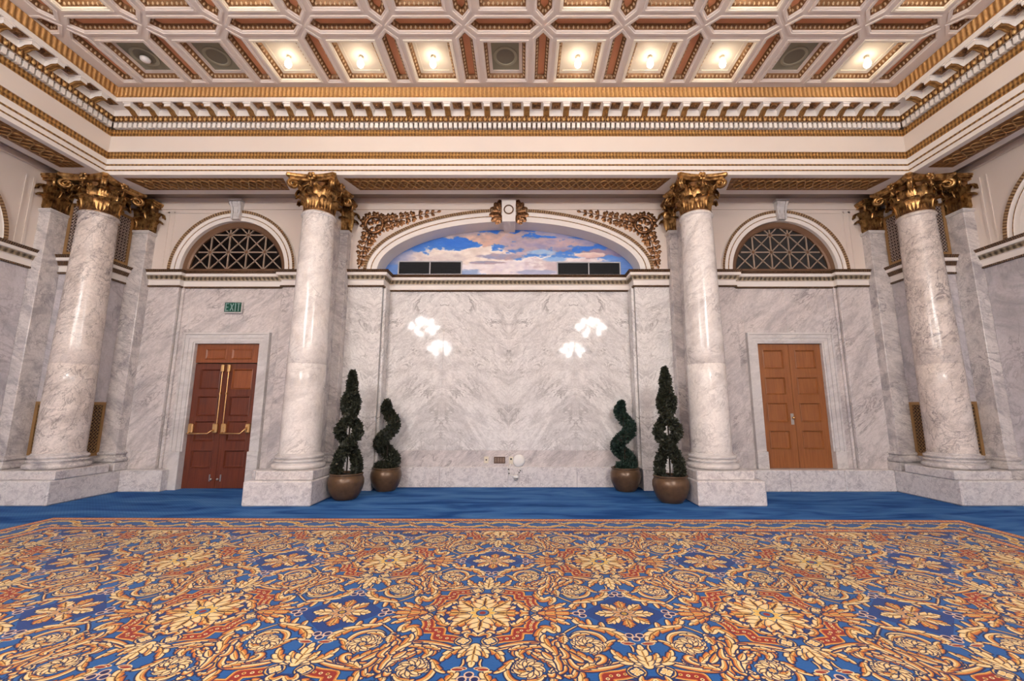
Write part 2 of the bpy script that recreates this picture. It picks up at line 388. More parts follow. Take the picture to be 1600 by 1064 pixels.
NAVY, BLUE, BLUE2 = (10, 32, 84), (20, 90, 160), (10, 58, 130)
CREAMC, GOLDC, ORAN, BROWN, RED = (238, 214, 160), (226, 178, 98), (206, 122, 50), (84, 42, 24), (146, 38, 28)
class Canvas:
    def __init__(s, w, h, ppm, bg):
        s.w, s.h, s.ppm = w, h, ppm; s.a = np.zeros((h, w, 3), np.float32); s.a[:] = bg
        ys, xs = np.mgrid[0:h, 0:w]; s.X = (xs + .5) / ppm; s.Y = (ys + .5) / ppm
    def put(s, m, col, sl=None):
        (s.a[sl] if sl else s.a)[m] = col
    def stroke(s, pts, wmax, lobes=0, prof=None, cols=None, outline=.009, phase=0., seg=None):
        P = np.array(pts, float); n = len(P); K = seg or max(24, 8 * n); T = np.linspace(0, n - 1, K); Q = []
        for t in T:
            i = min(int(t), n - 2); f = t - i; p0, p1, p2, p3 = P[max(i - 1, 0)], P[i], P[i + 1], P[min(i + 2, n - 1)]
            Q.append(.5 * ((2 * p1) + (-p0 + p2) * f + (2 * p0 - 5 * p1 + 4 * p2 - p3) * f * f + (-p0 + 3 * p1 - 3 * p2 + p3) * f ** 3))
        Q = np.array(Q); mg = wmax * 1.4 + outline * 2; lo = Q.min(0) - mg; hi = Q.max(0) + mg
        x0, x1 = max(0, int(lo[0] * s.ppm)), min(s.w, int(hi[0] * s.ppm) + 1); y0, y1 = max(0, int(lo[1] * s.ppm)), min(s.h, int(hi[1] * s.ppm) + 1)
        if x1 <= x0 or y1 <= y0: return
        sl = (slice(y0, y1), slice(x0, x1)); X, Y = s.X[sl], s.Y[sl]
        bd = np.full(X.shape, 9.); tt = np.zeros(X.shape); sd = np.ones(X.shape)
        tan = np.gradient(Q, axis=0); Lt = float(np.hypot(tan[:, 0], tan[:, 1]).sum())
        for k in range(K):
            dx, dy = X - Q[k, 0], Y - Q[k, 1]; d = np.hypot(dx, dy); m = d < bd; tl = math.hypot(*tan[k]) + 1e-9
            along_ = (dx * tan[k, 0] + dy * tan[k, 1]) / tl
            bd[m] = d[m]; tt[m] = (k / (K - 1) + along_ / Lt)[m]; sd[m] = np.where(dx * tan[k, 1] - dy * tan[k, 0] < 0, -1, 1)[m]
        tc_ = np.clip(tt, 0, 1)
        w = wmax * (np.vectorize(prof)(tc_) if prof else .12 + .88 * np.sin(PI * np.clip(.16 + .80 * tc_, 0, 1)) ** .8)
        lob = np.ones(X.shape)
        if lobes:
            lob = (tc_ * lobes - .55 * bd / Lt * lobes + phase + .5 * (sd < 0)) % 1.0; w = w * (.46 + .72 * lob ** .55 * (1 - np.clip((lob - .86) / .14, 0, 1) * .5))
        best = bd / w; ed = bd - w; over = (tt < -.02) | (tt > 1.02); best[over & (bd > wmax * .15)] += .0
        s.put(ed < outline, NAVY, sl)
        if cols:
            s.put(best < 1, cols[0], sl); s.put(best < .72, cols[1], sl); s.put((best < .42) & (tt > .02), cols[2], sl); s.put((best < .13) & (tt < .9), cols[3], sl); return
        rho = best * sd; ins = best < 1
        s.put(ins, (172, 84, 40), sl); s.put(ins & (rho > -.80), ORAN, sl); s.put(ins & (rho > -.42), GOLDC, sl); s.put(ins & (rho > .22), CREAMC, sl); s.put(ins & (rho > .82), (236, 190, 116), sl)
        if wmax > .017:
            s.put((best < .12) & (tt < .93), BROWN, sl)
            if lobes: s.put(ins & (lob < .13) & (best > .25) & (tt > .06), BROWN, sl)
    def blob(s, c, rx, ry, col):
        s.put(((s.X - c[0]) / rx) ** 2 + ((s.Y - c[1]) / ry) ** 2 < 1, col)
    def rosette(s, c, R, n, a0=0., cols=None, swirl=0., wob=.13, ry=1.0):
        dx, dy = s.X - c[0], (s.Y - c[1]) / ry; r = np.hypot(dx, dy); th = np.arctan2(dy, dx) + a0 + swirl * r / R
        u = (th * n / (2 * PI)) % 1 - .5; edge = R * (1 - wob + wob * np.cos(u * 2 * PI) + .04 * np.cos(u * 6 * PI))
        k = cols or (CREAMC, GOLDC, ORAN, BROWN)
        s.put(r < edge + .010, NAVY); s.put(r < edge, k[0]); s.put((r < edge * .9) & (np.abs(u) < .36), k[1])
        s.put((r < edge * .72) & (np.abs(u) < .16), k[2]); s.put((np.abs(np.abs(u) - .5) < .045) & (r < edge * .97) & (r > R * .2), k[3])
def field_tile():
    W, H = 0.975, 1.03; ppm = 620; cv = Canvas(int(W * ppm), int(H * ppm), ppm, BLUE); A2 = lambda p: (W - p[0], H - p[1])
    # blue mottling round the stars
    for c in ((W, 0), (0, H)):
        cv.put(np.abs(cv.X - c[0]) + np.abs(cv.Y - c[1]) < .30, BLUE2)
    S = [ # (points from a medallion centre, half width, lobes)
     ([(.53, .277), (.561, .241), (.611, .191), (.638, .172)], .007, 0), ([(.505, .536), (.524, .575), (.554, .603), (.617, .617), (.695, .608), (.769, .594), (.846, .565)], .016, 0),
     ([(.475, .152), (.495, .197), (.479, .247), (.45, .21), (.418, .204), (.388, .253), (.376, .324), (.393, .38), (.425, .456)], .036, 5), ([(.462, .324), (.425, .324), (.398, .391)], .02, 2),
     ([(.43, .471), (.409, .413), (.363, .383), (.297, .38), (.226, .397), (.156, .424), (.095, .461)], .020, 0), ([(.362, .391), (.315, .419), (.262, .44), (.208, .476)], .030, 4),
     ([(.274, .435), (.242, .461), (.232, .497), (.252, .519), (.277, .509)], .018, 0),
     ([(.72, .184), (.678, .163), (.644, .126), (.629, .085), (.611, .058)], .038, 3), ([(.711, .092), (.714, .139), (.721, .178)], .018, 0), ([(.793, .133), (.793, .172), (.805, .21)], .020, 0),
     ([(.66, .175), (.72, .195), (.808, .225), (.858, .265), (.886, .307), (.891, .341), (.864, .353)], .042, 5),
     ([(.529, .283), (.519, .336), (.494, .38)], .03, 3), ([(.493, .307), (.51, .324), (.521, .347)], .016, 0), ([(.552, .336), (.535, .324), (.521, .347)], .016, 0),
     ([(.494, .38), (.512, .445), (.543, .487), (.586, .512), (.628, .541)], .034, 4), ([(.49, .347), (.464, .38), (.456, .413)], .016, 0), ([(.488, .38), (.49, .435), (.503, .487), (.483, .527), (.451, .497)], .019, 0),
     ([(.532, .487), (.552, .512), (.577, .546)], .022, 0), ([(.582, .307), (.608, .271), (.647, .253), (.697, .259), (.743, .283), (.771, .33), (.775, .391), (.75, .45), (.715, .487)], .020, 0),
     ([(.755, .456), (.78, .413), (.798, .38), (.841, .347)], .026, 2), ([(.577, .324), (.612, .289), (.657, .277), (.693, .283)], .022, 2),
     ([(.696, .497), (.714, .527), (.695, .575), (.658, .598), (.602, .608), (.559, .603)], .028, 4), ([(.761, .575), (.713, .598), (.668, .608)], .024, 2),
     ([(.505, .536), (.527, .594), (.555, .639), (.565, .692), (.56, .738)], .034, 2), ([(.309, .466), (.354, .512), (.403, .546), (.435, .584), (.45, .648)], .032, 4),
     ([(.361, .461), (.394, .497), (.426, .546)], .021, 0), ([(.463, .492), (.442, .507), (.448, .546), (.473, .594)], .019, 0), ([(.443, .718), (.448, .684), (.447, .648)], .036, 3),
     # palmettes on the two axes
     ([(.40, 0), (.45, -.058), (.476, -.125), (.455, -.14)], .022, 0), ([(.40, 0), (.45, .058), (.488, .113), (.467, .139)], .022, 0),
     ([(.40, 0), (.486, -.066), (.577, -.148)], .030, 4), ([(.40, 0), (.477, .072), (.576, .152)], .030, 4), ([(.40, 0), (.498, .036), (.60, .072)], .028, 3), ([(.40, 0), (.498, -.036), (.60, -.072)], .028, 3), ([(.40, 0), (.49, 0), (.625, 0)], .03, 3),
     ([(0, .42), (.06, .445), (.113, .466), (.147, .51), (.17, .57)], .030, 4), ([(0, .42), (.05, .47), (.077, .536)], .026, 3), ([(0, .42), (0, .5), (0, .62)], .034, 4),
     ([(.05, .56), (.045, .60), (.057, .635)], .007, 0),
     # scrolls inside the medallion
     ([(.18, .146), (.207, .172), (.245, .152), (.271, .113), (.304, .058), (.297, .012)], .034, 3), ([(.307, .015), (.277, .015), (.263, .044)], .020, 0),
     ([(.098, .265), (.135, .265), (.171, .241), (.176, .191), (.15, .191)], .028, 2), ([(.012, .30), (.04, .275), (.07, .29), (.062, .325)], .022, 0), ([(.10, .265), (.075, .245), (.05, .262)], .018, 2),
    ]
    band = [(.375, .045), (.362, .09), (.340, .135), (.329, .178), (.335, .238), (.25, .236), (.245, .325), (.164, .338), (.095, .362)]
    for rot in (0, 1):
        f = A2 if rot else (lambda p: p)
        C = f((0, 0))
        R = np.hypot(cv.X - C[0], cv.Y - C[1])
        cv.put(R < .33, (22, 52, 120))
        one = lambda t: 1.0
        B = [f(p) for p in band]
        def pol(w, col):
            for a, b in zip(B, B[1:]):
                cv.stroke([a, b], w, 0, one, (col,) * 4, outline=0, seg=26)
        pol(.048, NAVY); pol(.043, GOLDC)
        sh = [(p[0] - (C[0] - 0) * 0, p[1]) for p in B]
        pol(.036, ORAN); pol(.028, RED)
        for k, (a, b) in enumerate(zip(B, B[1:])):
            nseg = max(2, int(math.dist(a, b) / .03))
            for q in range(nseg):
                t = (q + .5) / nseg; c = (a[0] + (b[0] - a[0]) * t, a[1] + (b[1] - a[1]) * t)
                cv.blob(c, .011, .011, CREAMC if q % 2 else GOLDC); cv.blob(c, .005, .005, BROWN)
        for q in ((.378, .062), (.080, .365)):
            c = f(q); cv.blob(c, .058, .058, NAVY); cv.blob(c, .05, .05, GOLDC); cv.blob(c, .042, .042, (40, 70, 130)); cv.rosette(c, .036, 4, .6, (CREAMC, CREAMC, GOLDC, BROWN))
        for pts, w, lb in S: cv.stroke([f(p) for p in pts], w * (1.25 if pts[0] in ((.40, 0), (0, .42)) else .92), lb)
        for q in ((.655, .385), (.295, .625)):
            c = f(q)
            for k in range(9):
                a = k * 2 * PI / 9 + rot * PI; P3 = [(c[0] + r_ * cos(a + t_), c[1] + r_ * sin(a + t_)) for r_, t_ in ((.012, -.6), (.036, -.15), (.060, .15), (.080, .6))]; cv.stroke(P3, .026, 2, None, None, .006)
            cv.rosette(c, .022, 6, .4, (CREAMC, GOLDC, ORAN, BROWN), swirl=1.0)
        cb = f((.057, .645)); cv.blob(cb, .04, .016, CREAMC); cv.blob(cb, .034, .011, RED)
        cb = f((.905, .375)); cv.blob(cb, .036, .016, CREAMC); cv.blob(cb, .03, .011, RED)
        # medallion flower
        for k in range(8):
            a = k * PI / 4 + PI / 8; cv.stroke([(C[0] + .05 * cos(a), C[1] + .05 * sin(a)), (C[0] + .14 * cos(a), C[1] + .14 * sin(a)), (C[0] + .22 * cos(a), C[1] + .235 * sin(a))], .078, 3)
        for k in range(8):
            a = k * PI / 4; cv.stroke([(C[0] + .05 * cos(a), C[1] + .05 * sin(a)), (C[0] + .15 * cos(a), C[1] + .15 * sin(a)), (C[0] + .235 * cos(a), C[1] + .24 * sin(a))], .084, 3)
        cv.rosette(C, .098, 8, PI / 8, ((250, 226, 150), (236, 190, 96), (230, 176, 80), BROWN), wob=.14)
        cv.blob(C, .046, .046, NAVY); cv.blob(C, .038, .038, (70, 110, 160)); cv.blob(C, .022, .022, RED)
        # star
        Bc = (W, 0) if not rot else (0, H)
        dx, dy = np.abs(cv.X - Bc[0]), np.abs(cv.Y - Bc[1])
        for k in range(8):
            a = k * PI / 4; d = (Bc[0] + .145 * cos(a), Bc[1] + .145 * sin(a)); e = (Bc[0] + .185 * cos(a), Bc[1] + .185 * sin(a))
            cv.stroke([(Bc[0] + .05 * cos(a), Bc[1] + .05 * sin(a)), d, e], .044, 3)
        cv.rosette(Bc, .085, 8, 0, ((226, 190, 150), (214, 168, 112), (180, 120, 80), (70, 40, 60)), wob=.18)
        cv.blob(Bc, .03, .03, NAVY); cv.blob(Bc, .02, .02, (190, 150, 60))
        for k in range(4):
            a = k * PI / 2; p = (Bc[0] + .31 * cos(a), Bc[1] + .31 * sin(a)); t = (-sin(a), cos(a))
            for ox, oy in ((t[0] * .034 - cos(a) * .02, t[1] * .034 - sin(a) * .02), (-t[0] * .034 - cos(a) * .02, -t[1] * .034 - sin(a) * .02), (cos(a) * .02, sin(a) * .02)):
                cc = (p[0] + ox, p[1] + oy); cv.blob(cc, .028, .028, (226, 190, 160)); cv.blob(cc, .019, .019, (24, 30, 90))
    q = cv.a
    full = np.concatenate([q[:, ::-1], q], 1); full = np.concatenate([full[::-1], full], 0)
    return full, 2 * W, 2 * H
def border_tile():
    W, H, ppm = .92, .57, 430; cv = Canvas(int(W * ppm), int(H * ppm), ppm, BLUE)
    y = cv.Y
    for a, b, c in ((0, .012, NAVY), (.012, .115, (196, 104, 58)), (.115, .125, NAVY), (.44, .45, NAVY), (.45, .54, (196, 104, 58)), (.54, .57, (24, 52, 104))):
        cv.put((y >= a) & (y < b), c)
    for yy in (.04, .085, .472, .515):
        for k in range(20):
            c = ((k + (.5 if yy in (.085, .515) else 0)) * W / 19, yy); cv.blob(c, .016, .013, CREAMC if k % 3 else GOLDC); cv.blob(c, .006, .006, RED)
    for s in (0, 1):
        x0 = s * W / 2; fl = (lambda v: .565 - v) if s else (lambda v: v)
        for dxw in (-W, 0, W):
            o = x0 + dxw
            cv.stroke([(o - .20, fl(.40)), (o - .06, fl(.36)), (o + .06, fl(.24)), (o + .20, fl(.18)), (o + .30, fl(.20))], .042, 5, None, (CREAMC, (240, 196, 96), (226, 160, 60), BROWN))
            cv.stroke([(o - .02, fl(.32)), (o + .05, fl(.38)), (o + .14, fl(.40))], .03, 3); cv.stroke([(o + .02, fl(.28)), (o - .06, fl(.2)), (o - .14, fl(.17))], .03, 3)
            cv.rosette((o + .23, fl(.375)), .055, 6, .3, (CREAMC, (236, 180, 120), ORAN, BROWN)); 
            for d in (-1, 1): cv.stroke([(o + .23 + d * .05, fl(.39)), (o + .23 + d * .1, fl(.40)), (o + .23 + d * .14, fl(.42))], .026, 2)
    return cv.a, W, H
def img_from(name, arr):
    h, w, _ = arr.shape; im = bpy.data.images.new(name, w, h); px = np.ones((h, w, 4), np.float32); px[..., :3] = np.clip(arr, 0, 255) / 255
    im.pixels.foreach_set(px.ravel()); im.update(); im.pack(); return im
def textile(name, im, sat=1.0):
    m, nt, b = newmat(name); L = nt.links.new
    t = ND(nt, 'ShaderNodeTexImage'); t.image = im; t.extension = 'REPEAT'; tc = ND(nt, 'ShaderNodeTexCoord'); L(tc.outputs['UV'], t.inputs[0])
    g = ND(nt, 'ShaderNodeNewGeometry'); n = ND(nt, 'ShaderNodeTexNoise', i_Scale=170.0, i_Detail=2.0); L(g.outputs['Position'], n.inputs['Vector'])
    n2 = ND(nt, 'ShaderNodeTexNoise', i_Scale=.9, i_Detail=3.0); L(g.outputs['Position'], n2.inputs['Vector'])
    f = math_n(nt, 'MULTIPLY', n.outputs[0], .38); c = mixc(nt, f, t.outputs[0], mixc(nt, 1.0, t.outputs[0], (.35, .33, .35), 'MULTIPLY'))
    k = ND(nt, 'ShaderNodeMapRange'); k.inputs[1].default_value = .3; k.inputs[2].default_value = .7; k.inputs[3].default_value = .86; k.inputs[4].default_value = 1.05; L(n2.outputs[0], k.inputs[0])
    cc = ND(nt, 'ShaderNodeCombineColor')
    for i in range(3): L(k.outputs[0], cc.inputs[i])
    c = mixc(nt, 1.0, c, cc.outputs[0], 'MULTIPLY')
    L(c, b.inputs['Base Color']); b.inputs['Roughness'].default_value = .95; b.inputs['Specular IOR Level'].default_value = .12
    b.inputs['Sheen Weight'].default_value = .12
    bp = ND(nt, 'ShaderNodeBump', i_Strength=.25, i_Distance=.01); L(n.outputs[0], bp.inputs['Height']); L(bp.outputs[0], b.inputs['Normal'])
    return m
def rug():
    fa, tw, th = field_tile(); ba, bw, bh = border_tile()
    M['rugf'] = textile('rug_field', img_from('rug_field', fa)); M['rugb'] = textile('rug_border', img_from('rug_border', ba[::-1]))
    x0, x1, y0, y1 = -5.83, 5.83, -5.2, 5.81; B = .57
    root = thing('area_carpet', 'large patterned carpet with gold scrolls and medallions on blue ground', 'carpet', (-.075, 0, 0), rotz=-.0115)
    z = .014; ax, ay = .03, 3.225                                   # a medallion centre
    fx0, fx1, fy0, fy1 = x0 + B, x1 - B, y0 + B, y1 - B
    mb = MB()
    def fuv(x, y): return ((x - ax) / tw + .5, (y - ay) / th + .5)
    mb.add([(fx0, fy0, z), (fx1, fy0, z), (fx1, fy1, z), (fx0, fy1, z)], [(0, 1, 2, 3)], 0, [[fuv(fx0, fy0), fuv(fx1, fy0), fuv(fx1, fy1), fuv(fx0, fy1)]])
    mb.build('field', [M['rugf']], root, local=True)
    e = MB(); o = [(x0, y0), (x1, y0), (x1, y1), (x0, y1)]; i = [(fx0, fy0), (fx1, fy0), (fx1, fy1), (fx0, fy1)]
    for k in range(4):
        a, b, c, d = o[k], o[(k + 1) % 4], i[(k + 1) % 4], i[k]; Ls = math.dist(a, b); us = [(0, 1), (Ls / bw, 1), ((Ls - B) / bw, 0), (B / bw, 0)]
        e.add([(*a, z), (*b, z), (*c, z), (*d, z)], [(0, 1, 2, 3)], 0, [us]); e.add([(*a, z), (*b, z), (*b, 0), (*a, 0)], [(0, 1, 2, 3)], 0, [[(0, .99)] * 4])
    e.build('border', [M['rugb']], root, local=True)
rug()

# ------------------------------------------------------------------ back wall
wb = struct('wall_back', MB().box(-XW - .2, XW + .2, 8.40, 8.6, 0, 6.9), M['joint'])
def panels(parent, rects, mat, ax='y', face=None, t=.06, name='marble_panel', j=.0018):
    # stone slabs: rect (u0,u1,z0,z1) on plane y=face (ax y) or x=face (ax x), thickness behind the face
    for (u0, u1, z0, z1) in rects:
        if ax == 'y': mb = MB().bev(u0 + j, u1 - j, face, face + t, z0 + j, z1 - j, .004)
        else:
            sgn = 1 if face < 0 else -1; f2 = face - sgn * t
            mb = MB().bev(min(face, f2), max(face, f2), u0 + j, u1 - j, z0 + j, z1 - j, .004)
        mb.build(name, [mat], parent)
ZB = 3.71
jx = (-2.38, -1.26, 0, 1.26, 2.38)
for a, b in zip(jx, jx[1:]):
    panels(wb, [(a, b, .655, ZB)], M['niche'], face=YN); panels(wb, [(a, b, .36, .655)], M['wall'], face=YN + .002)
    panels(wb, [(a, b, 0, .36)], M['base'], face=YN - .03, t=.12)
core = MB()
core.box(-2.5, 2.5, YN + .006, 8.42, 0, ZS)
for s in (-1, 1):
    core.box(min(s * 2.41, s * 4.25), max(s * 2.41, s * 4.25), YP + .005, 8.42, 0, ZS)
    core.box(min(s * 6.25, s * 7.84), max(s * 6.25, s * 7.84), YP + .005, 8.42, 0, ZS)
    core.box(min(s * 4.25, s * 4.63), max(s * 4.25, s * 4.63), YR + .005, 8.42, 0, ZS)
    core.box(min(s * 5.87, s * 6.25), max(s * 5.87, s * 6.25), YR + .005, 8.42, 0, ZS)
    core.box(min(s * 4.6, s * 5.9), max(s * 4.6, s * 5.9), YR + .005, 8.42, 2.64, ZS)
core.build('wall_core', [M['joint']], wb)
for s in (-1, 1):
    S_ = lambda a, b: (min(s * a, s * b), max(s * a, s * b))
    panels(wb, [(*S_(2.38, 3.05), .36, 2.2), (*S_(2.38, 3.05), 2.2, ZB)], M['niche'], face=YP)
    panels(wb, [(*S_(2.38, 2.90), 0, .36)], M['base'], face=YP - .045, t=.08)
    panels(wb, [(YP + .062, YN, .36, ZB)], M['niche'], 'x', -s * -2.38 if 0 else s * 2.38, t=-.05 if s > 0 else -.05)
    mat = M['wall']
    panels(wb, [(*S_(3.6, 4.27), .66, ZB), (*S_(3.6, 4.27), .36, .66), (*S_(6.23, 6.82), .66, ZB), (*S_(6.23, 6.82), .36, .66)], mat, face=YP)
    panels(wb, [(*S_(4.272, 4.45), .66, ZB), (*S_(6.05, 6.228), .66, ZB), (*S_(4.272, 4.45), .36, .66), (*S_(6.05, 6.228), .36, .66), (*S_(4.45, 5.25), 2.80, ZB), (*S_(5.25, 6.05), 2.80, ZB)], mat, face=YR)
    # returns of the piers beside the bay
    panels(wb, [(YP + .062, YR, .36, ZB)], mat, 'x', s * 4.27, t=.05); panels(wb, [(YP + .062, YR, .36, ZB)], mat, 'x', s * 6.23, t=-.05)
# upper plaster wall with the three arched openings
up = MB()
AA, AB = 2.50, .985           # niche arch, inner edge
LA = 1.0                      # lunette inner radius
up.spandrel(0, ZS, AA, AB, -4.0, 4.0, 5.5, YP, 72)
for s in (-1, 1):
    up.spandrel(s * FX, ZS, LA, LA, min(s * 4.0, s * 7.5), max(s * 4.0, s * 7.5), 5.5, YP)
up.build('upper_wall', [M['creamshade']], wb)
tz = MB()
tz.box(-7.1, 7.1, YP - .05, YP + .02, 5.37, 5.5); tz.box(-7.1, 7.1, YP - .025, YP + .02, 5.24, 5.37)
tz.build('wall_moulding', [M['creamshade']], wb)
# thin raised plaster frames on the corner side of the lunette bays
fr = MB()
for s in (-1, 1):
    for d, w in ((6.62, .035), (6.50, .02)):
        fr.box(min(s * d, s * (d - w)), max(s * d, s * (d - w)), YP - .012, YP + .01, 4.02, 5.2)
    fr.box(*sorted((s * 6.62, s * 5.6)), YP - .012, YP + .01, 5.165, 5.2)
fr.build('plaster_frame', [M['creamshade']], wb)
ai = MB().box(-XW, XW, 7.35, 8.3, 5.46, 5.52)
ai.build('aisle_ceiling', [M['taupe']], wb)

# corner piers
for s in (-1, 1):
    pr = MB()
    x0, x1 = sorted((s * 7.1, s * XW)); pr.box(x0, x1, CY, YP + .02, .36, 5.46)
    pr.build('corner_pier', [M['side']], wb)
    x0, x1 = sorted((s * 6.72, s * XW)); pl = MB().bev(x0, x1, 6.58, 8.2, 0, .36, .018); pl.build('plinth_block', [M['base']], wb)

# baseboard blocks (the right one forms the door step)
bb = struct_empty('baseboard_back')
for a, b in ((-6.72, -5.99), (-4.43, -3.85), (3.85, 4.9), (4.9, 5.85), (5.85, 6.72)):
    MB().bev(a + .002, b - .002, 7.70, 8.0, 0, .36, .012).build('base_block', [M['base']], bb)

# string course
PROF = [(0, 3.685), (.035, 3.685), (.035, 3.715), (.022, 3.718), (.022, 3.81), (.045, 3.825), (.07, 3.895), (.095, 3.90), (.095, 3.952), (.10, 3.956), (.125, 4.0), (0, 4.004)]
PM = [1, 1, 1, 0, 0, 2, 0, 0, 1, 1, 0]
tr = struct_empty('trim_2')
SM = [M['white'], M['brown'], M['orn']]
MB().sweep([(-3.03, YP), (-2.38, YP), (-2.38, YN), (2.38, YN), (2.38, YP), (3.03, YP)], PROF, PM).build('string_course', SM, tr)
for s in (-1, 1):
    p = [(3.62, YP), (4.27, YP), (4.27, YR), (6.23, YR), (6.23, YP), (6.82, YP)]
    p = [(s * x, y) for x, y in p]
    if s < 0: p = p[::-1]
    MB().sweep(p, PROF, PM).build('string_course', SM, tr)
    p = [(7.1, 7.66), (7.1, 7.06), (7.66, 7.06)]
    p = [(s * x, y) for x, y in p]
    if s < 0: p = p[::-1]
    MB().sweep(p, PROF, [1, 1, 1, 0, 0, 1, 0, 0, 1, 1, 0]).build('string_course', SM, tr)
    p = [(s * XW, 6.76), (s * XW, REAR)]
    if s < 0: p = p[::-1]
    MB().sweep(p, PROF, PM).build('string_course', SM, tr)

# niche arch mouldings
ta = struct_empty('trim_3')
MB().arch(0, ZS, AA, AB, [(0, YN + .04), (0, YP - .03), (.10, YP - .03), (.10, YP - .045), (.115, YP - .045), (.115, YP - .035), (.19, YP - .035), (.19, YP - .06), (.245, YP - .075), (.25, YP)], [3, 0, 0, 1, 1, 0, 0, 2, 0], 90
    ).build('archivolt', [M['white'], M['goldthin'], M['archgilt'], M['white']], ta, True)
for o in ta.children: o.data.polygons.foreach_set('use_smooth', [False] * len(o.data.polygons))
k = MB(); k.add([(-.135, 7.66, 5.37), (.135, 7.66, 5.37), (.135, YP, 5.37), (-.135, YP, 5.37), (-.125, 7.68, 4.93), (.125, 7.68, 4.93), (.11, 8.2, 4.93), (-.11, 8.2, 4.93), (-.125, 8.2, 5.1), (.125, 8.2, 5.1)],
    [(0, 1, 5, 4), (4, 5, 6, 7), (0, 3, 8, 7, 4), (1, 5, 6, 9, 2), (0, 1, 2, 3)])
kb = k.build('keystone', [M['white']], ta)
rg = MB().lathe([(.075, 0), (.075, .012), (.095, .012), (.095, 0)], 28).map(lambda p: (p[0], 7.662 - p[2], p[1] + 5.16)); rg.build('keystone_ring', [M['brown'], ], kb)

# ------------------------------------------------------------------ painted lunette
def mural_img():
    w, h = 1010, 250; ys, xs = np.mgrid[0:h, 0:w].astype(float); u = xs / w; v = 1 - ys / h      # v up
    rng = np.random.RandomState(3)
    def noise(sx, sy, oct=5):
        out = np.zeros((h, w)); amp = 1; tot = 0
        for o in range(oct):
            gx, gy = int(sx * 2 ** o) + 2, int(sy * 2 ** o) + 2; g = rng.rand(gy, gx)
            fx = u * (gx - 1.001); fy = ys / h * (gy - 1.001); ix, iy = fx.astype(int), fy.astype(int); tx, ty = fx - ix, fy - iy; tx = tx * tx * (3 - 2 * tx); ty = ty * ty * (3 - 2 * ty)
            out += amp * ((g[iy, ix] * (1 - tx) + g[iy, np.minimum(ix + 1, gx - 1)] * tx) * (1 - ty) + (g[np.minimum(iy + 1, gy - 1), ix] * (1 - tx) + g[np.minimum(iy + 1, gy - 1), np.minimum(ix + 1, gx - 1)] * tx) * ty)
            tot += amp; amp *= .55
        return out / tot
    n1, n2, n3 = noise(9, 4, 6), noise(26, 10, 6), noise(60, 30)
    a = np.zeros((h, w, 3)); lo, hi = np.array((120, 160, 220.)), np.array((34, 110, 214.))
    a[:] = lo + (hi - lo) * np.clip(v * 1.15 + (n1 - .5) * .8, 0, 1)[..., None]
    def cloud(cx, cy, rx, ry, col, sh, soft=.35, rag=.9, flat=0.):
        d = np.hypot((u - cx) / rx, (v - cy) / ry) + (n2 - .5) * rag * 1.3 + (n1 - .5) * rag * .9
        m = np.clip((1 - d) / (soft * .8), 0, 1); t = np.clip((v - cy) / ry * .45 + .5 + (n2 - .5) * 2.2 + (n1 - .5), 0, 1)[..., None]
        c = np.array(sh) + (np.array(col) - np.array(sh)) * t
        a[:] = a * (1 - m[..., None]) + c * m[..., None]
    W_, P_ = (250, 240, 232), (206, 176, 172)
    cloud(.12, .35, .13, .16, (196, 186, 196), (150, 156, 190)); cloud(.08, .12, .12, .14, (110, 150, 214), (96, 134, 200))
    cloud(.30, .36, .16, .24, W_, (214, 196, 186), .16); cloud(.40, .40, .12, .22, W_, (220, 204, 194), .14); cloud(.22, .30, .14, .2, (236, 226, 220), (206, 190, 190))
    cloud(.5, .14, .30, .22, (244, 240, 246), (226, 214, 216), .4); cloud(.62, .18, .16, .24, (250, 244, 240), (220, 210, 222), .2)
    cloud(.76, .26, .16, .16, (240, 232, 232), (206, 190, 196), .3)
    cloud(.46, .40, .10, .07, (150, 156, 190), (196, 164, 164), .3, .8); cloud(.40, .29, .07, .035, (140, 146, 178), (180, 160, 170), .3)
    cloud(.45, .80, .13, .16, (180, 156, 152), (218, 180, 164), .2, 1.0); cloud(.31, .86, .09, .10, (190, 160, 150), (230, 196, 176), .25)
    cloud(.58, .66, .13, .22, (168, 154, 168), (196, 176, 186), .35, 1.1); cloud(.72, .66, .20, .14, (196, 168, 172), (152, 148, 182), .35, 1.2); cloud(.70, .88, .12, .09, (206, 176, 170), (168, 156, 180), .3, 1.1)
    cloud(.86, .50, .15, .11, (170, 140, 150), (150, 120, 140), .3, 1.1); cloud(.80, .45, .1, .06, (240, 222, 212), (222, 190, 186), .3, 1.0)
    cloud(.62, .50, .06, .06, (150, 190, 230), (170, 196, 226), .5); cloud(.68, .36, .05, .05, (130, 176, 230), (150, 186, 230), .5)
    cloud(.60, .09, .09, .05, (166, 172, 202), (176, 180, 208), .4); cloud(.34, .08, .06, .08, (150, 170, 206), (140, 160, 200), .4); cloud(.93, .2, .08, .2, (110, 150, 214), (100, 142, 210), .5)
    e = np.clip((np.hypot((u - .5) / .5, v / 1.0) - .86) / .16, 0, 1)[..., None] * .5
    a = a * (1 - e) + np.array((58, 104, 190.)) * e
    a += ((n3 - .5) * 16)[..., None]
    return a[::-1]
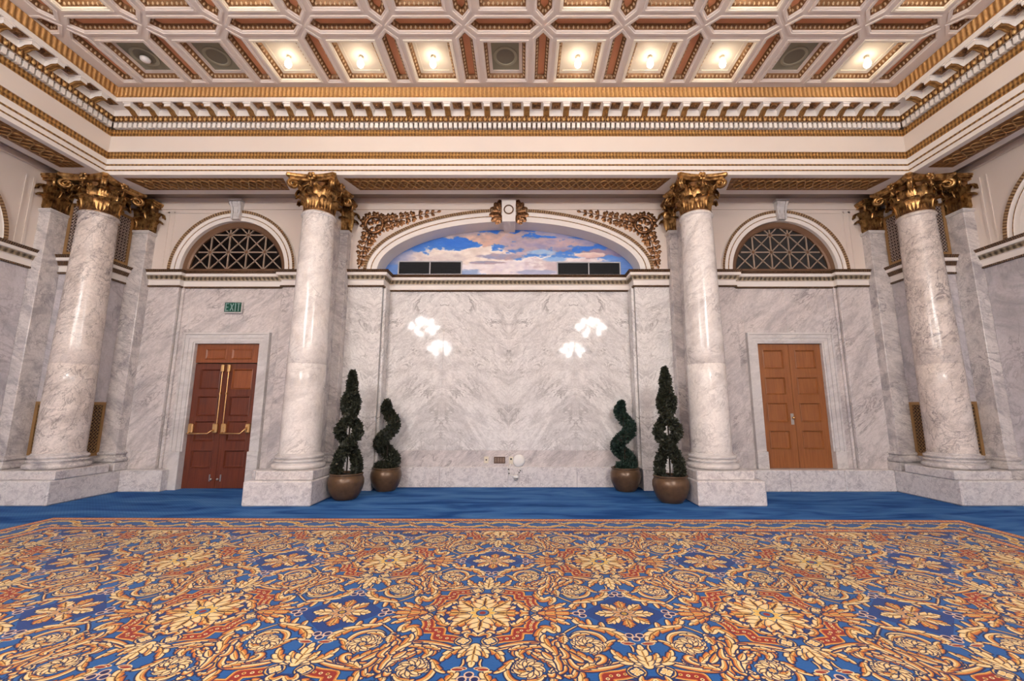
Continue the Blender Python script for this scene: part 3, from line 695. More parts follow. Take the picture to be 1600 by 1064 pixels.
def mural():
    m, nt, b = newmat('sky_mural'); t = ND(nt, 'ShaderNodeTexImage'); t.image = img_from('sky_mural', mural_img()); t.extension = 'EXTEND'
    tc = ND(nt, 'ShaderNodeTexCoord'); nt.links.new(tc.outputs['UV'], t.inputs[0]); nt.links.new(t.outputs[0], b.inputs['Base Color']); b.inputs['Roughness'].default_value = .6
    a, bb_ = AA + .05, AB + .05; n = 60
    pts = [(a * cos(PI * i / n), bb_ * sin(PI * i / n)) for i in range(n + 1)]
    mb = MB(); vs = [(x, 8.2, ZS + z) for x, z in pts] + [(x, 8.24, ZS + z) for x, z in pts]
    uv = [((x + a) / (2 * a), min(.999, z / bb_)) for x, z in pts]
    mb.add(vs, [tuple(range(n + 1))], 0, [uv])
    mb.add(vs, [(i, i + 1, n + 2 + i, n + 1 + i) for i in range(n)], 0, [[uv[i], uv[i + 1], uv[i + 1], uv[i]] for i in range(n)])
    tag(mb.build('sky_mural', [m]), 'half-oval painting of blue sky and clouds in the arch', 'mural')
mural()
for s, lab in ((-1, 'black double air vent at the left side of the painted sky'), (1, 'black double air vent at the right side of the painted sky')):
    x0, x1, z0, z1 = (-2.21, -.94, 4.03, 4.32) if s < 0 else (.945, 2.21, 4.02, 4.30)
    t = tag(bpy.data.objects.new('air_vent', None), lab, 'vent'); COL.objects.link(t); t.location = ((x0 + x1) / 2, 8.19, z0)
    f = MB(); w = .022; y0, y1 = 8.165, 8.20; xm = (x0 + x1) / 2
    for a in ((x0, x1, z0, z0 + w), (x0, x1, z1 - w, z1), (x0, x0 + w, z0 + w, z1 - w), (x1 - w, x1, z0 + w, z1 - w), (xm - w / 2, xm + w / 2, z0 + w, z1 - w)): f.box(a[0], a[1], y0, y1, a[2], a[3])
    f.build('vent_frame', [M['ventframe']], t)
    for a, b in ((x0 + w, xm - w / 2), (xm + w / 2, x1 - w)):
        bk = MB().box(a, b, 8.192, 8.198, z0 + w, z1 - w).build('vent_panel', [M['black']], t)
        for i in range(9):
            z = z0 + w + .008 + i * (z1 - z0 - 2 * w - .01) / 9
            MB().add([(a, 8.172, z), (b, 8.172, z), (b, 8.190, z + .02), (a, 8.190, z + .02), (a, 8.172, z + .004), (b, 8.172, z + .004), (b, 8.190, z + .024), (a, 8.190, z + .024)],
                     [(0, 1, 2, 3), (4, 7, 6, 5), (0, 4, 5, 1), (3, 2, 6, 7)]).build('slat', [M['louvre']], bk)

# ------------------------------------------------------------------ lunette windows
def lunette(name, tf, glass):
    w = struct_empty(name)
    def b(mb, nm, mats, parent=w, smooth=False): return mb.map(tf).build(nm, mats, parent, smooth)
    R = LA
    b(MB().arch(0, ZS, R, R, [(0, .16), (0, -.03), (.075, -.03), (.075, -.042), (.088, -.042), (.088, -.03), (.155, -.03), (.155, -.05), (.205, -.065), (.21, 0)], [0, 0, 0, 1, 1, 0, 0, 2, 0], 64), 'archivolt', [M['white'], M['goldthin'], M['archgilt']])
    b(MB().arch(0, ZS, .89, .89, [(0, .12), (0, .07), (.03, .05), (.12, .04)], 0, 56).box(-1.0, 1.0, .03, .12, ZS - .02, ZS + .055), 'window_frame', [M['bronze']])
    g = MB(); n = 40; g.add([(.9 * cos(PI * i / n), .105, ZS + .9 * sin(PI * i / n)) for i in range(n + 1)], [tuple(range(n + 1))]); b(g, 'window_glass', [glass])
    g2, z0 = .35, ZS + .055
    def bar(p, q, r=.012):
        p, q = Vector((p[0], p[1])), Vector((q[0], q[1])); d = q - p; K = 40; ok = []
        for i in range(K + 1):
            t = p + d * (i / K)
            if t.length_squared <= .895 ** 2 if 0 else (t.x ** 2 + (t.y - ZS) ** 2 <= .90 ** 2): ok.append(t)
        if len(ok) < 2 or (ok[-1] - ok[0]).length < .05: return
        a_, c_ = ok[0], ok[-1]; u = (c_ - a_).normalized(); nn = Vector((-u.y, u.x)) * r; v = []
        for yy in (.075, .10):
            v += [(a_.x - nn.x, yy, a_.y - nn.y), (c_.x - nn.x, yy, c_.y - nn.y), (c_.x + nn.x, yy, c_.y + nn.y), (a_.x + nn.x, yy, a_.y + nn.y)]
        b(MB().add(v, [(0, 1, 2, 3), (0, 4, 5, 1), (2, 6, 7, 3), (1, 5, 6, 2), (0, 3, 7, 4)]), 'glazing_bar', [M['bronzel']])
    for i in range(4): x = (-1.5 + i) * g2; bar((x, z0), (x, z0 + .95))
    for j in (1, 2): bar((-.95, z0 + j * g2), (.95, z0 + j * g2))
    for i in range(-3, 4):
        for j in range(3):
            xa, xb, za, zb = (i - .5) * g2, (i + .5) * g2, z0 + j * g2, z0 + (j + 1) * g2
            bar((xa, za), (xb, zb), .010); bar((xa, zb), (xb, za), .010)
    ros = MB()
    for i in range(4):
        for j in (1, 2):
            if (abs(-1.5 + i) * g2) ** 2 + (.055 + j * g2) ** 2 < .85 ** 2: b(MB().bev((-1.5 + i) * g2 - .026, (-1.5 + i) * g2 + .026, .062, .1, z0 + j * g2 - .026, z0 + j * g2 + .026, .008), 'bar_boss', [M['bronze']])
    # scroll keystone
    ks = MB(); prof = [(-.13, 5.36), (-.155, 5.345), (-.15, 5.30), (-.115, 5.25), (-.10, 5.15), (-.115, 5.05), (-.10, 5.01), (0.0, 5.0)]
    for j in range(len(prof) - 1):
        (y0, za), (y1, zb) = prof[j], prof[j + 1]
        wa, wb_ = .075 + (za - 5.0) * .09, .075 + (zb - 5.0) * .09
        for (k0, k1, d) in ((-1, -.55, 0), (-.55, -.45, .012), (-.45, .45, 0.004), (.45, .55, .012), (.55, 1, 0)):
            ks.add([(wa * k0, y0 + d, za), (wa * k1, y0 + d, za), (wb_ * k1, y1 + d, zb), (wb_ * k0, y1 + d, zb)], [(0, 1, 2, 3)])
        for k in (-1, 1): ks.add([(wa * k, y0, za), (wa * k, .02, za), (wb_ * k, .02, zb), (wb_ * k, y1, zb)], [(0, 1, 2, 3)])
    for k in (-1, 1): ks.add([(k * (.108 + .006 * (i % 2)), -.115 + .04 * cos(2 * PI * i / 12), 5.315 + .04 * sin(2 * PI * i / 12)) for i in range(12)], [tuple(range(12))])
    ks.box(-.125, .125, -.165, .02, 5.36, 5.39)
    b(ks, 'keystone', [M['frame']])
    return w
lunette('window_1', lambda p: (p[0] - FX, p[1] + YP, p[2]), M['glassdark'])
lunette('window_2', lambda p: (p[0] + FX, p[1] + YP, p[2]), M['glassgrey'])
SY = 5.16
lunette('window_3', lambda p: (-XW - p[1], p[0] + SY, p[2]), M['glassdark'])
lunette('window_4', lambda p: (XW + p[1], -p[0] + SY, p[2]), M['glassgrey'])

# ------------------------------------------------------------------ side walls and the end wall behind the camera
for s, nm in ((-1, 'wall_left'), (1, 'wall_right')):
    x0, x1 = sorted((s * (XW + .22), s * (XW + .35)))
    w = struct(nm, MB().box(x0, x1, REAR, 8.6, 0, 6.9), M['joint'])
    x0, x1 = sorted((s * (XW + .05), s * (XW + .22))); MB().box(x0, x1, REAR, 8.4, 0, ZS - .02).build('wall_core', [M['joint']], w)
    ys = [6.76, 5.9, 4.4, 2.9, 1.4, -.1, -2.1, -4.1, -6.1, REAR]
    for a, b in zip(ys[1:], ys): panels(w, [(a, b, .36, .66), (a, b, .66, ZB)], M['side'], 'x', s * XW)
    for a, b in zip(ys[1:], ys):
        x0, x1 = sorted((s * (XW - .14), s * (XW + .05))); MB().bev(x0, x1, a + .002, min(b, 6.575) - .002, 0, .36, .012).build('base_block', [M['base']], w)
    u = MB().spandrel(SY, ZS, LA, LA, 3.0, 7.1, 5.5, 0).map(lambda p: (s * XW, p[0], p[2]))
    u.add([(s * XW, REAR, ZS), (s * XW, 3.0, ZS), (s * XW, 3.0, 5.5), (s * XW, REAR, 5.5)], [(0, 1, 2, 3)])
    u.build('upper_wall', [M['creamshade']], w)
    f = MB()
    for d, ww in ((6.62, .035), (6.50, .02)): f.box(*sorted((s * (XW - .012), s * XW)), d - ww, d, 4.02, 5.2)
    f.build('plaster_frame', [M['creamshade']], w)
    x0, x1 = sorted((s * 7.42, s * (XW + .2))); MB().box(x0, x1, REAR, 7.84, 5.46, 5.52).build('aisle_ceiling', [M['taupe']], w)
    x0, x1 = sorted((s * (XW - .05), s * (XW + .02))); MB().box(x0, x1, REAR, 7.06, 5.37, 5.46).build('wall_moulding', [M['creamshade']], w)
struct('wall_front', MB().box(-XW - .35, XW + .35, REAR - .2, REAR, 0, 6.9), M['cream'])

# ------------------------------------------------------------------ entablature
te = struct_empty('trim_1')
PATH = [(-EX, REAR), (-EX, EY), (EX, EY), (EX, REAR)]
def ent(name, prof, mis, mats): return MB().sweep(PATH, prof, mis).build(name, mats, te)
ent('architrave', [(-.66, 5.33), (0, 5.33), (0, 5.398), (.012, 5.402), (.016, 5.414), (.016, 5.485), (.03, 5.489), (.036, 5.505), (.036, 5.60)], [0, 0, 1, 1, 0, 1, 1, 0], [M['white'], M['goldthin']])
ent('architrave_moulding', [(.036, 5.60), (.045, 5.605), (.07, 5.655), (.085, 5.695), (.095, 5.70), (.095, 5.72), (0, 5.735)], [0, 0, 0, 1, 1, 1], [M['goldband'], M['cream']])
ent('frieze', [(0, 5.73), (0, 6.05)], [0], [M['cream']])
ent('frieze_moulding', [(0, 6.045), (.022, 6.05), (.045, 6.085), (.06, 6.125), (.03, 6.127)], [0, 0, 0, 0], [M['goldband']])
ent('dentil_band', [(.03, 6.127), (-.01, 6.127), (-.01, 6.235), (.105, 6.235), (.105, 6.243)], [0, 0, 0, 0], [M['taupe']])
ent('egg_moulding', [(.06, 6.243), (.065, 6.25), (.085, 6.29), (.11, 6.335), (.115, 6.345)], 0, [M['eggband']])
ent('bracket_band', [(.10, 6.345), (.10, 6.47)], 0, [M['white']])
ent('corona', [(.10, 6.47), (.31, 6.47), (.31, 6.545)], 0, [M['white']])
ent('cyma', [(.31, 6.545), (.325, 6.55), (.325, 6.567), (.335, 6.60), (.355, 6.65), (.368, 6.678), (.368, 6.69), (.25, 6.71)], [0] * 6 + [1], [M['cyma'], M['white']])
ent('entablature_back', [(-.66, 5.33), (-.66, 5.52)], 0, [M['white']])
def along(pitch, inset, n_side_to):
    # stations on the three runs of the cornice: (x, y, angle)
    out = []; n = int((2 * (EX - inset)) / pitch); st = (2 * (EX - inset)) / n
    for i in range(n): out.append((-(EX - inset) + (i + .5) * st, EY, 0))
    m = int((EY - inset - n_side_to) / pitch)
    for i in range(m):
        y = EY - inset - (i + .5) * pitch; out += [(-EX, y, PI / 2), (EX, y, -PI / 2)]
    return out
def xf(x, y, a, p): # local (x along, y = -projection) to world
    c, s_ = cos(a), sin(a); return (x + p[0] * c - p[1] * s_, y + p[0] * s_ + p[1] * c, p[2])
dm = MB()
for x, y, a in along(.0835, .10, 1.5):
    v = [(xx, -yy, z) for z in (6.14, 6.23) for yy in (-.02, .10) for xx in (-.026, .026)]
    dm.add([xf(x, y, a, p) for p in v], [(0, 2, 3, 1), (4, 5, 7, 6), (0, 1, 5, 4), (2, 6, 7, 3), (0, 4, 6, 2), (1, 3, 7, 5)])
dm.build('dentils', [M['white']], te, stuff=True)
em = MB()
for x, y, a in along(.0835, .1, 1.5):
    b = MB().sphere((0, -.095, 6.298), .024, 8, 5, 0, (1, .8, 1.4)); em.add([xf(x, y, a, p) for p in b.v], b.f)
em.build('egg_ornaments', [M['eggs']], te, True, stuff=True)
# modillions
mo = MB(); w = .05
pr = [(.10, 6.345), (.125, 6.348), (.155, 6.365), (.19, 6.388), (.235, 6.393), (.27, 6.392), (.285, 6.40), (.285, 6.455)]
for j in range(len(pr) - 1):
    (d0, z0), (d1, z1) = pr[j], pr[j + 1]
    mo.add([(-w, -d0, z0), (w, -d0, z0), (w, -d1, z1), (-w, -d1, z1)], [(0, 1, 2, 3)], 0 if j >= 6 else 1)
for k in (-1, 1): mo.add([(k * w, -d, z) for d, z in pr] + [(k * w, -.10, 6.455)], [tuple(range(len(pr) + 1))], 0)
mo.box(-w - .012, w + .012, -.30, -.10, 6.45, 6.472, 0)
for k in (-.03, .03): mo.tube([(k, -d, z - .004) for d, z in pr[:6]], .010, 6, 1)
mod_me = mo.mesh('modillion', [M['white'], M['goldthin']])
ro = MB(); ro.box(-.075, .075, -.285, -.135, 6.462, 6.469, 0)
for i in range(8):
    a = i * PI / 4; ro.sphere((.042 * cos(a), -.21 + .036 * sin(a), 6.456), .022, 6, 4, 1, (1, 1, .5))
ro.sphere((0, -.21, 6.45), .022, 8, 5, 1, (1, 1, .7))
ros_me = ro.mesh('soffit_rosette', [M['golddark'], M['golddark']], True)
for x, y, a in along(.331, .31, 1.8):
    place(mod_me, 'modillion', te, (x, y, 0), a)
    dx = .1655; place(ros_me, 'soffit_rosette', te, (x + dx * cos(a), y + dx * sin(a), 0), a)
# gilded soffit panels of the architrave, with braid relief
def soffit(x0, x1, y0, y1, lead):
    mb = MB(); z = 5.328; t = .02
    if lead: pts = [(x0, y0), (x1, y0), (x1 - lead * .35, y1), (x0 + lead * .35, y1)]
    else: pts = [(x0, y0), (x1, y0), (x1, y1), (x0, y1)]
    us = [(p[0], p[1]) for p in pts]
    mb.add([(*p, z) for p in pts], [(0, 1, 2, 3)], 0, [us])
    o = mb.build('soffit_panel', [M['guil']], te)
    br = MB(); along_x = (x1 - x0) > (y1 - y0); L = (x1 - x0) if along_x else (y1 - y0); n = int(L / .03); hw = .13
    for ph in (0, PI * 2 / 3, PI * 4 / 3):
        pts = []
        for i in range(n + 1):
            s_ = .16 + (L - .32) * i / n; q = hw * sin(2 * PI * s_ / .42 + ph)
            pts.append((x0 + s_, (y0 + y1) / 2 + q, z - .006) if along_x else ((x0 + x1) / 2 + q, y0 + s_, z - .006))
        br.tube(pts, .011, 5)
    br.build('soffit_braid', [M['braid']], o, True, stuff=True)
soffit(-2.82, 2.82, EY + .10, EY + .51, .4); soffit(-6.60, -3.85, EY + .10, EY + .51, .3); soffit(3.85, 6.60, EY + .10, EY + .51, .3)
for s in (-1, 1):
    a, b = sorted((s * (EX + .10), s * (EX + .51))); soffit(a, b, 3.6, 6.5, 0)

# ------------------------------------------------------------------ coffered ceiling
PX, PY = 1.118, 1.264
CYc = 5.857; NODE = 5.21
ce = None
holes = []
def inset(poly, d):
    n = len(poly); out = []
    for i in range(n):
        a, b, c = Vector(poly[i - 1]), Vector(poly[i]), Vector(poly[(i + 1) % n]); e1 = (b - a).normalized(); e2 = (c - b).normalized()
        n1 = Vector((-e1.y, e1.x)); n2 = Vector((-e2.y, e2.x)); q = n1 + n2; q = q / q.dot(n1); out.append((b.x + q.x * d, b.y + q.y * d))
    return out
def sq(hx, hy): return [(-hx, -hy), (hx, -hy), (hx, hy), (-hx, hy)]
SQ = sq(.31, .3635)
HX = [(-.475, 0), (-.37, -.105), (.37, -.105), (.475, 0), (.37, .105), (-.37, .105)]
VX = [(0, -.517), (.1, -.40), (.1, .40), (0, .517), (-.1, .40), (-.1, -.40)]
V1 = [(0, -.457), (.1, -.345), (.1, .457), (-.1, .457), (-.1, -.345)]
HE = [(-.12, 0), (-.015, -.105), (.10, -.105), (.10, .105), (-.015, .105)]   # cut short by the cornice
def coffer_mesh(name, poly, kind):
    mb = MB(); n = len(poly)
    lv = [(-.045, 0), (-.045, -.014), (-.018, -.014), (-.012, -.004), (0, -.004), (0, .028), (.022, .045), (.045, .082), (.05, .084)]
    mats = [0, 0, 0, 0, 0, 1, 1, 1]
    if kind in ('lit', 'green'): lv += [(.05, .088), (.10, .088), (.10, .10)]; mats += [0, 0, 0]
    rings = [[(x, y, z) for x, y in inset(poly, d)] for d, z in lv]
    for j in range(len(rings) - 1):
        mb.add(rings[j] + rings[j + 1], [(i, (i + 1) % n, n + (i + 1) % n, n + i) for i in range(n)], mats[j])
    mb.add(rings[-1], [tuple(range(n))], 2)
    if kind == 'green':
        z = rings[-1][0][2]
        mb.lathe([(.185, z), (.185, z - .008), (.15, z - .012), (.14, z - .002)], 32, (0, 0, 0), 3); mb.lathe([(.14, z - .003), (.0, z - .003)], 32, (0, 0, 0), 4)
    eg = MB(); r = inset(poly, .024)
    for i in range(n):
        a, b = Vector(r[i]), Vector(r[(i + 1) % n]); L = (b - a).length; k = max(2, int(L / .062)); ang = math.atan2(b.y - a.y, b.x - a.x)
        for q in range(k):
            c = a + (b - a) * ((q + .5) / k); s_ = MB().sphere((0, 0, 0), .019, 6, 4, 0, (.85, .9, 1.5))
            eg.add([(c.x + p[0] * cos(ang) - p[1] * sin(ang), c.y + p[0] * sin(ang) + p[1] * cos(ang), .052 + p[2]) for p in s_.v], s_.f)
    base = M['lit'] if kind == 'lit' else M['rib']
    pm = {'lit': M['lit'], 'green': M['green']}.get(kind, M['terra'])
    gm, em_ = (M['coffgold'], M['coffegg'])
    return mb.mesh(name, [base if kind == 'lit' else M['rib'], gm, pm, M['greenhi'], M['greenlo']]), eg.mesh('egg_moulding', [em_], True)
MESH = {k: coffer_mesh('coffer', SQ, k) for k in ('lit', 'green', 'terra')}
MESH['h'] = coffer_mesh('coffer_strip', HX, 'terra'); MESH['v'] = coffer_mesh('coffer_strip', VX, 'terra'); MESH['v1'] = coffer_mesh('coffer_strip', V1, 'terra')
MESH['he'] = coffer_mesh('coffer_strip', HE, 'terra')
ROWS = [['green', 'green', 'lit', 'lit', 'lit', 'green', 'lit', 'lit', 'lit', 'green', 'lit'],
        ['lit', 'green', 'lit', 'green', 'green', 'green', 'lit', 'green', 'lit', 'green', 'lit'],
        ['green', 'lit', 'green', 'lit', 'green', 'lit', 'green', 'lit', 'green', 'lit', 'green']]
items = []
for r in range(3):
    y = CYc - r * PY
    for c in range(11):
        x = (c - 5) * PX; items.append((SQ, x, y, ROWS[r][c], 'coffer', 1))
        items.append((HX, x, NODE - r * PY, 'h', 'border_panel', 1))
    for c in range(12):
        x = (c - 5.5) * PX; items.append((V1 if r == 0 else VX, x, (5.783 if r == 0 else NODE - r * PY + PY / 2), 'v1' if r == 0 else 'v', 'border_panel', 1))
    for s in (-1, 1): items.append((HE, s * (5.5 * PX + .20), NODE - r * PY, 'he', 'border_panel', s))
def tr(poly, x, y, s): return [(x + px * s, y + py * s) for px, py in poly]
outer = [(-6.56, 1.9), (6.56, 1.9), (6.56, 6.45), (-6.56, 6.45)]
loops = [[Vector((*p, 0)) for p in outer]] + [[Vector((*p, 0)) for p in tr(P_, x, y, s)][::-1] for P_, x, y, k, nm, s in items]
tri = tessellate_polygon(loops)
cm = MB(); flat = [p for l in loops for p in l]
cm.add([(p.x, p.y, ZC) for p in flat], [tuple(t) for t in tri])
cm.add([(-6.56, REAR, ZC), (6.56, REAR, ZC), (6.56, 1.9, ZC), (-6.56, 1.9, ZC)], [(0, 1, 2, 3)])
ce = struct('ceiling', cm, [M['rib']])
roof = MB().box(-XW - .3, XW + .3, REAR, 8.6, 6.95, 7.05); roof.build('roof_deck', [M['rib']], ce)
ORD = ['first', 'second', 'third', 'fourth', 'fifth', 'sixth', 'seventh', 'eighth', 'ninth', 'tenth', 'eleventh']
bulb_me = MB().sphere((0, 0, 0), .05, 14, 10, 0, (1, 1, 1.25)).mesh('bulb', [M['bulb']], True)
sock_me = MB().lathe([(.0, .085), (.03, .085), (.034, .05), (.028, .04), (0, .04)], 14).mesh('socket', [M['ivory']], True)
for P_, x, y, k, nm, s in items:
    me, eg = MESH[k]
    o = place(me, nm, ce, (x, y, ZC), 0 if s == 1 else PI)
    e = bpy.data.objects.new('egg_moulding', eg); COL.objects.link(e); e.parent = o; e['kind'] = 'stuff'
    if k == 'lit':
        r = round((CYc - y) / PY); c = round(x / PX) + 5
        lab = ['bare glowing bulb, %s coffer from left, row nearest far cornice', 'bare glowing bulb, %s coffer from left, second row from far cornice', 'bare glowing bulb, %s coffer from left, third row from far cornice'][r] % ORD[c]
        t = thing('ceiling_lamp', lab, 'lamp', (x, y, ZC - .02), 'bare bulbs in the ceiling coffers')
        place(bulb_me, 'bulb', t, (0, 0, -.012), world=False); place(sock_me, 'socket', t, (0, 0, .035), world=False)
        l = bpy.data.lights.new('bulb_light', 'POINT'); l.energy = BULB_POWER; l.color = (1, .78, .5); l.shadow_soft_size = .055
        lo = bpy.data.objects.new('bulb_light', l); COL.objects.link(lo); lo.parent = t; lo.location = (0, 0, -.012)
sd = MB().lathe([(0, -.075), (.04, -.07), (.066, -.05), (.07, -.03), (.07, -.022), (.05, -.02), (.05, 0)], 24, (-5 * PX, CYc + .02, ZC + .10))
tag(sd.build('smoke_detector', [M['plastic']], None, True), 'round white smoke detector on the olive coffer in the far left corner', 'detector')

# ------------------------------------------------------------------ capitals
def leaf_mesh(name, Wd, H, out, ns=9, nt_=8, mat='gold'):
    mb = MB(); pr = [(0, 0), (.03, .2), (.05, .45), (.10, .7), (.24, .90), (.50, 1.0), (.78, .97), (.95, .86), (.98, .74)]
    def P(s):
        f = s * (len(pr) - 1); i = min(int(f), len(pr) - 2); t = f - i; return (pr[i][0] + (pr[i + 1][0] - pr[i][0]) * t, pr[i][1] + (pr[i + 1][1] - pr[i][1]) * t)
    v = []
    for i in range(ns + 1):
        s_ = i / ns; d, z = P(s_); w = Wd * (.62 + .5 * sin(PI * min(1, s_ * 1.02 + .08))) * (1 - .55 * max(0, s_ - .7) / .3) * (.86 + .22 * abs(sin(PI * 3.5 * s_)))
        for j in range(nt_ + 1):
            t = j / nt_ * 2 - 1; rid = .016 * cos(4 * PI * t) * (Wd / .1); cup = -.25 * Wd * t * t * (1 - s_)
            v.append((w * t, -(d * out + rid + cup) - .006, z * H - .06 * H * t * t * s_))
    k = nt_ + 1; f = [(i * k + j, i * k + j + 1, (i + 1) * k + j + 1, (i + 1) * k + j) for i in range(ns) for j in range(nt_)]
    mb.add(v, f)
    return mb.mesh(name, [M[mat]], True)
LEAF1 = leaf_mesh('acanthus_leaf', .098, .235, .145); LEAF2 = leaf_mesh('acanthus_leaf', .094, .385, .155)
def volute_mesh(name, sgn, L=.42, H=.235, r0=.075):
    # rises in local +y out along a diagonal, spiral in the vertical plane
    pts = []; R = []
    for i in range(9):
        t = i / 8; pts.append((sgn * .05 * (1 - t), -(.20 + (L - .20 - r0 * .2) * t ** 1.2), H * (t ** .7) - .02)); R.append(.014 + .010 * t)
    cx, cz = L - r0 * .2, H - .02 - r0
    for i in range(1, 34):
        a = PI / 2 - i * (2 * PI * 1.9 / 33); r = r0 * (1 - .88 * i / 33); pts.append((sgn * .012 * i / 33, -(cx + r * cos(a)), cz + r * sin(a))); R.append(.026 * (1 - .62 * i / 33))
    return MB().tube(pts, R, 6).mesh(name, [M['gold']], True)
VOL = [volute_mesh('volute', 1), volute_mesh('volute', -1)]
def helix_mesh():
    pts = []; R = []; r0 = .045
    for i in range(7): t = i / 6; pts.append((.13 - .06 * t, 0, .13 * t)); R.append(.010 + .005 * t)
    cx, cz = .065, .13 - r0 + .01
    for i in range(1, 22):
        a = PI / 2 + i * (2 * PI * 1.4 / 21); r = r0 * (1 - .85 * i / 21); pts.append((cx + r * cos(a), -.006 * i / 21, cz + r * sin(a))); R.append(.015 * (1 - .5 * i / 21))
    return MB().tube(pts, R, 6).mesh('helix', [M['gold']], True)
HEL = helix_mesh()
def flower_mesh():
    b = MB()
    for i in range(6): a = i * PI / 3; b.sphere((.042 * cos(a), -.02, .042 * sin(a)), .030, 7, 5, 0, (1, .7, 1))
    b.sphere((0, -.045, 0), .024, 8, 5); b.tube([(0, -.01, -.04), (0, -.012, -.10), (0, .01, -.16)], [.018, .012, .02], 6)
    return b.mesh('fleuron', [M['gold']], True)
FLO = flower_mesh()
def abacus_outline(hw, cut=.06, dip=.075, n=8):
    P_ = []
    for q in range(4):
        a = q * PI / 2
        for i in range(n + 1):
            t = -1 + 2 * i / n; x = t * (hw - cut * .7); y = -(hw - dip * (1 - t * t)) ; P_.append((x * cos(a) - y * sin(a), x * sin(a) + y * cos(a)))
    return P_
def prism_stack(mb, layers):
    # layers: (outline, z)
    n = len(layers[0][0]); rings = [[(x, y, z) for x, y in o] for o, z in layers]
    for a, b in zip(rings, rings[1:]): mb.add(a + b, [(i, (i + 1) % n, n + (i + 1) % n, n + i) for i in range(n)])
    mb.add(rings[0], [tuple(range(n))]); mb.add(rings[-1], [tuple(range(n))])
def column_capital(col, cx, cy, z0):
    H = .60
    bell = MB().lathe([(.25, 0), (.258, .01), (.262, .03), (.248, .045), (.238, .25), (.25, .38), (.30, .49), (.31, .50), (0, .50)], 28, (cx, cy, z0))
    cap = bell.build('capital', [M['golddark']], col, True)
    C = (cx, cy)
    for i in range(8):
        a = i * PI / 4; place(LEAF1, 'acanthus_leaf', cap, (cx + (.232) * sin(a), cy - .232 * cos(a), z0 + .035), a)
        a += PI / 8; place(LEAF2, 'acanthus_leaf', cap, (cx + (.228) * sin(a), cy - .228 * cos(a), z0 + .04), a)
    for i in range(4):
        a = i * PI / 2 + PI / 4
        for k in (0, 1): place(VOL[k], 'volute', cap, (cx + (.018 if k else -.018) * cos(a), cy + (.018 if k else -.018) * sin(a), z0 + .30), a, (1, 1.12, 1))
        a = i * PI / 2
        for k in (1, -1): place(HEL, 'helix', cap, (cx + .30 * sin(a), cy - .30 * cos(a), z0 + .34), a, (k, 1, 1))
        place(FLO, 'fleuron', cap, (cx + .35 * sin(a), cy - .35 * cos(a), z0 + .555), a, (1.15, 1.1, 1.1))
        a += PI / 4; place(LEAF1, 'acanthus_leaf', cap, (cx + .27 * sin(a), cy - .27 * cos(a), z0 + .26), a, (.7, 1.25, .9))
    ab = MB(); o1, o2 = abacus_outline(.385), abacus_outline(.415); o3 = abacus_outline(.425)
    prism_stack(ab, [(o1, z0 + .50), (o1, z0 + .535), (o2, z0 + .555), (o3, z0 + .575), (o3, z0 + .60)])
    ab.map(lambda p: (p[0] + cx, p[1] + cy, p[2])); ab.build('abacus', [M['gold']], cap)
    return cap
def pil_capital(par, face, c, z0, hw0, hw1):
    # flat capital: face = angle the front looks to (0 = towards -y); c = point on the wall line; front at depth .18; hw0/hw1 extents along the face
    cx, cy = c; ca, sa = cos(face), sin(face)
    T = lambda p: (cx + p[0] * ca - p[1] * sa, cy + p[0] * sa + p[1] * ca, p[2])
    cap = MB().box(hw0 + .02, hw1 - .02, -.17, 0, z0, z0 + .50).map(T).build('capital', [M['golddark']], par)
    def put(me, nm, x, y, z, a, sc=None): p = T((x, y, z)); return place(me, nm, cap, p, a + face, sc)
    w = hw1 - hw0; k = max(1, round(w / .2))
    for i in range(k): put(LEAF1, 'acanthus_leaf', hw0 + (i + .5) * w / k, -.165, z0 + .02, 0)
    for i in range(k + 1): put(LEAF2, 'acanthus_leaf', hw0 + i * w / k, -.16, z0 + .03, 0)
    ends = []
    if hw0 < -.01: ends.append((hw0, -1))
    if hw1 > .01: ends.append((hw1, 1))
    for x, sg in ends:
        put(LEAF1, 'acanthus_leaf', x - sg * .015, -.08, z0 + .02, sg * PI / 2); put(LEAF2, 'acanthus_leaf', x - sg * .02, -.04, z0 + .03, sg * PI / 2)
        for q in (0, 1): put(VOL[q], 'volute', x - sg * .245, .075, z0 + .30, sg * PI / 4)
    for sg in (1, -1): put(HEL, 'helix', (hw0 + hw1) / 2, -.19, z0 + .34, 0, (sg, 1, 1))
    put(FLO, 'fleuron', (hw0 + hw1) / 2, -.235, z0 + .55, 0)
    ab = MB()
    for e, za, zb in ((.05, .50, .535), (.075, .535, .56), (.09, .56, .60)):
        ab.box(hw0 - (e if hw0 < -.01 else 0), hw1 + (e if hw1 > .01 else 0), -.18 - e, 0, z0 + za, z0 + zb)
    ab.map(T).build('abacus', [M['gold']], cap)

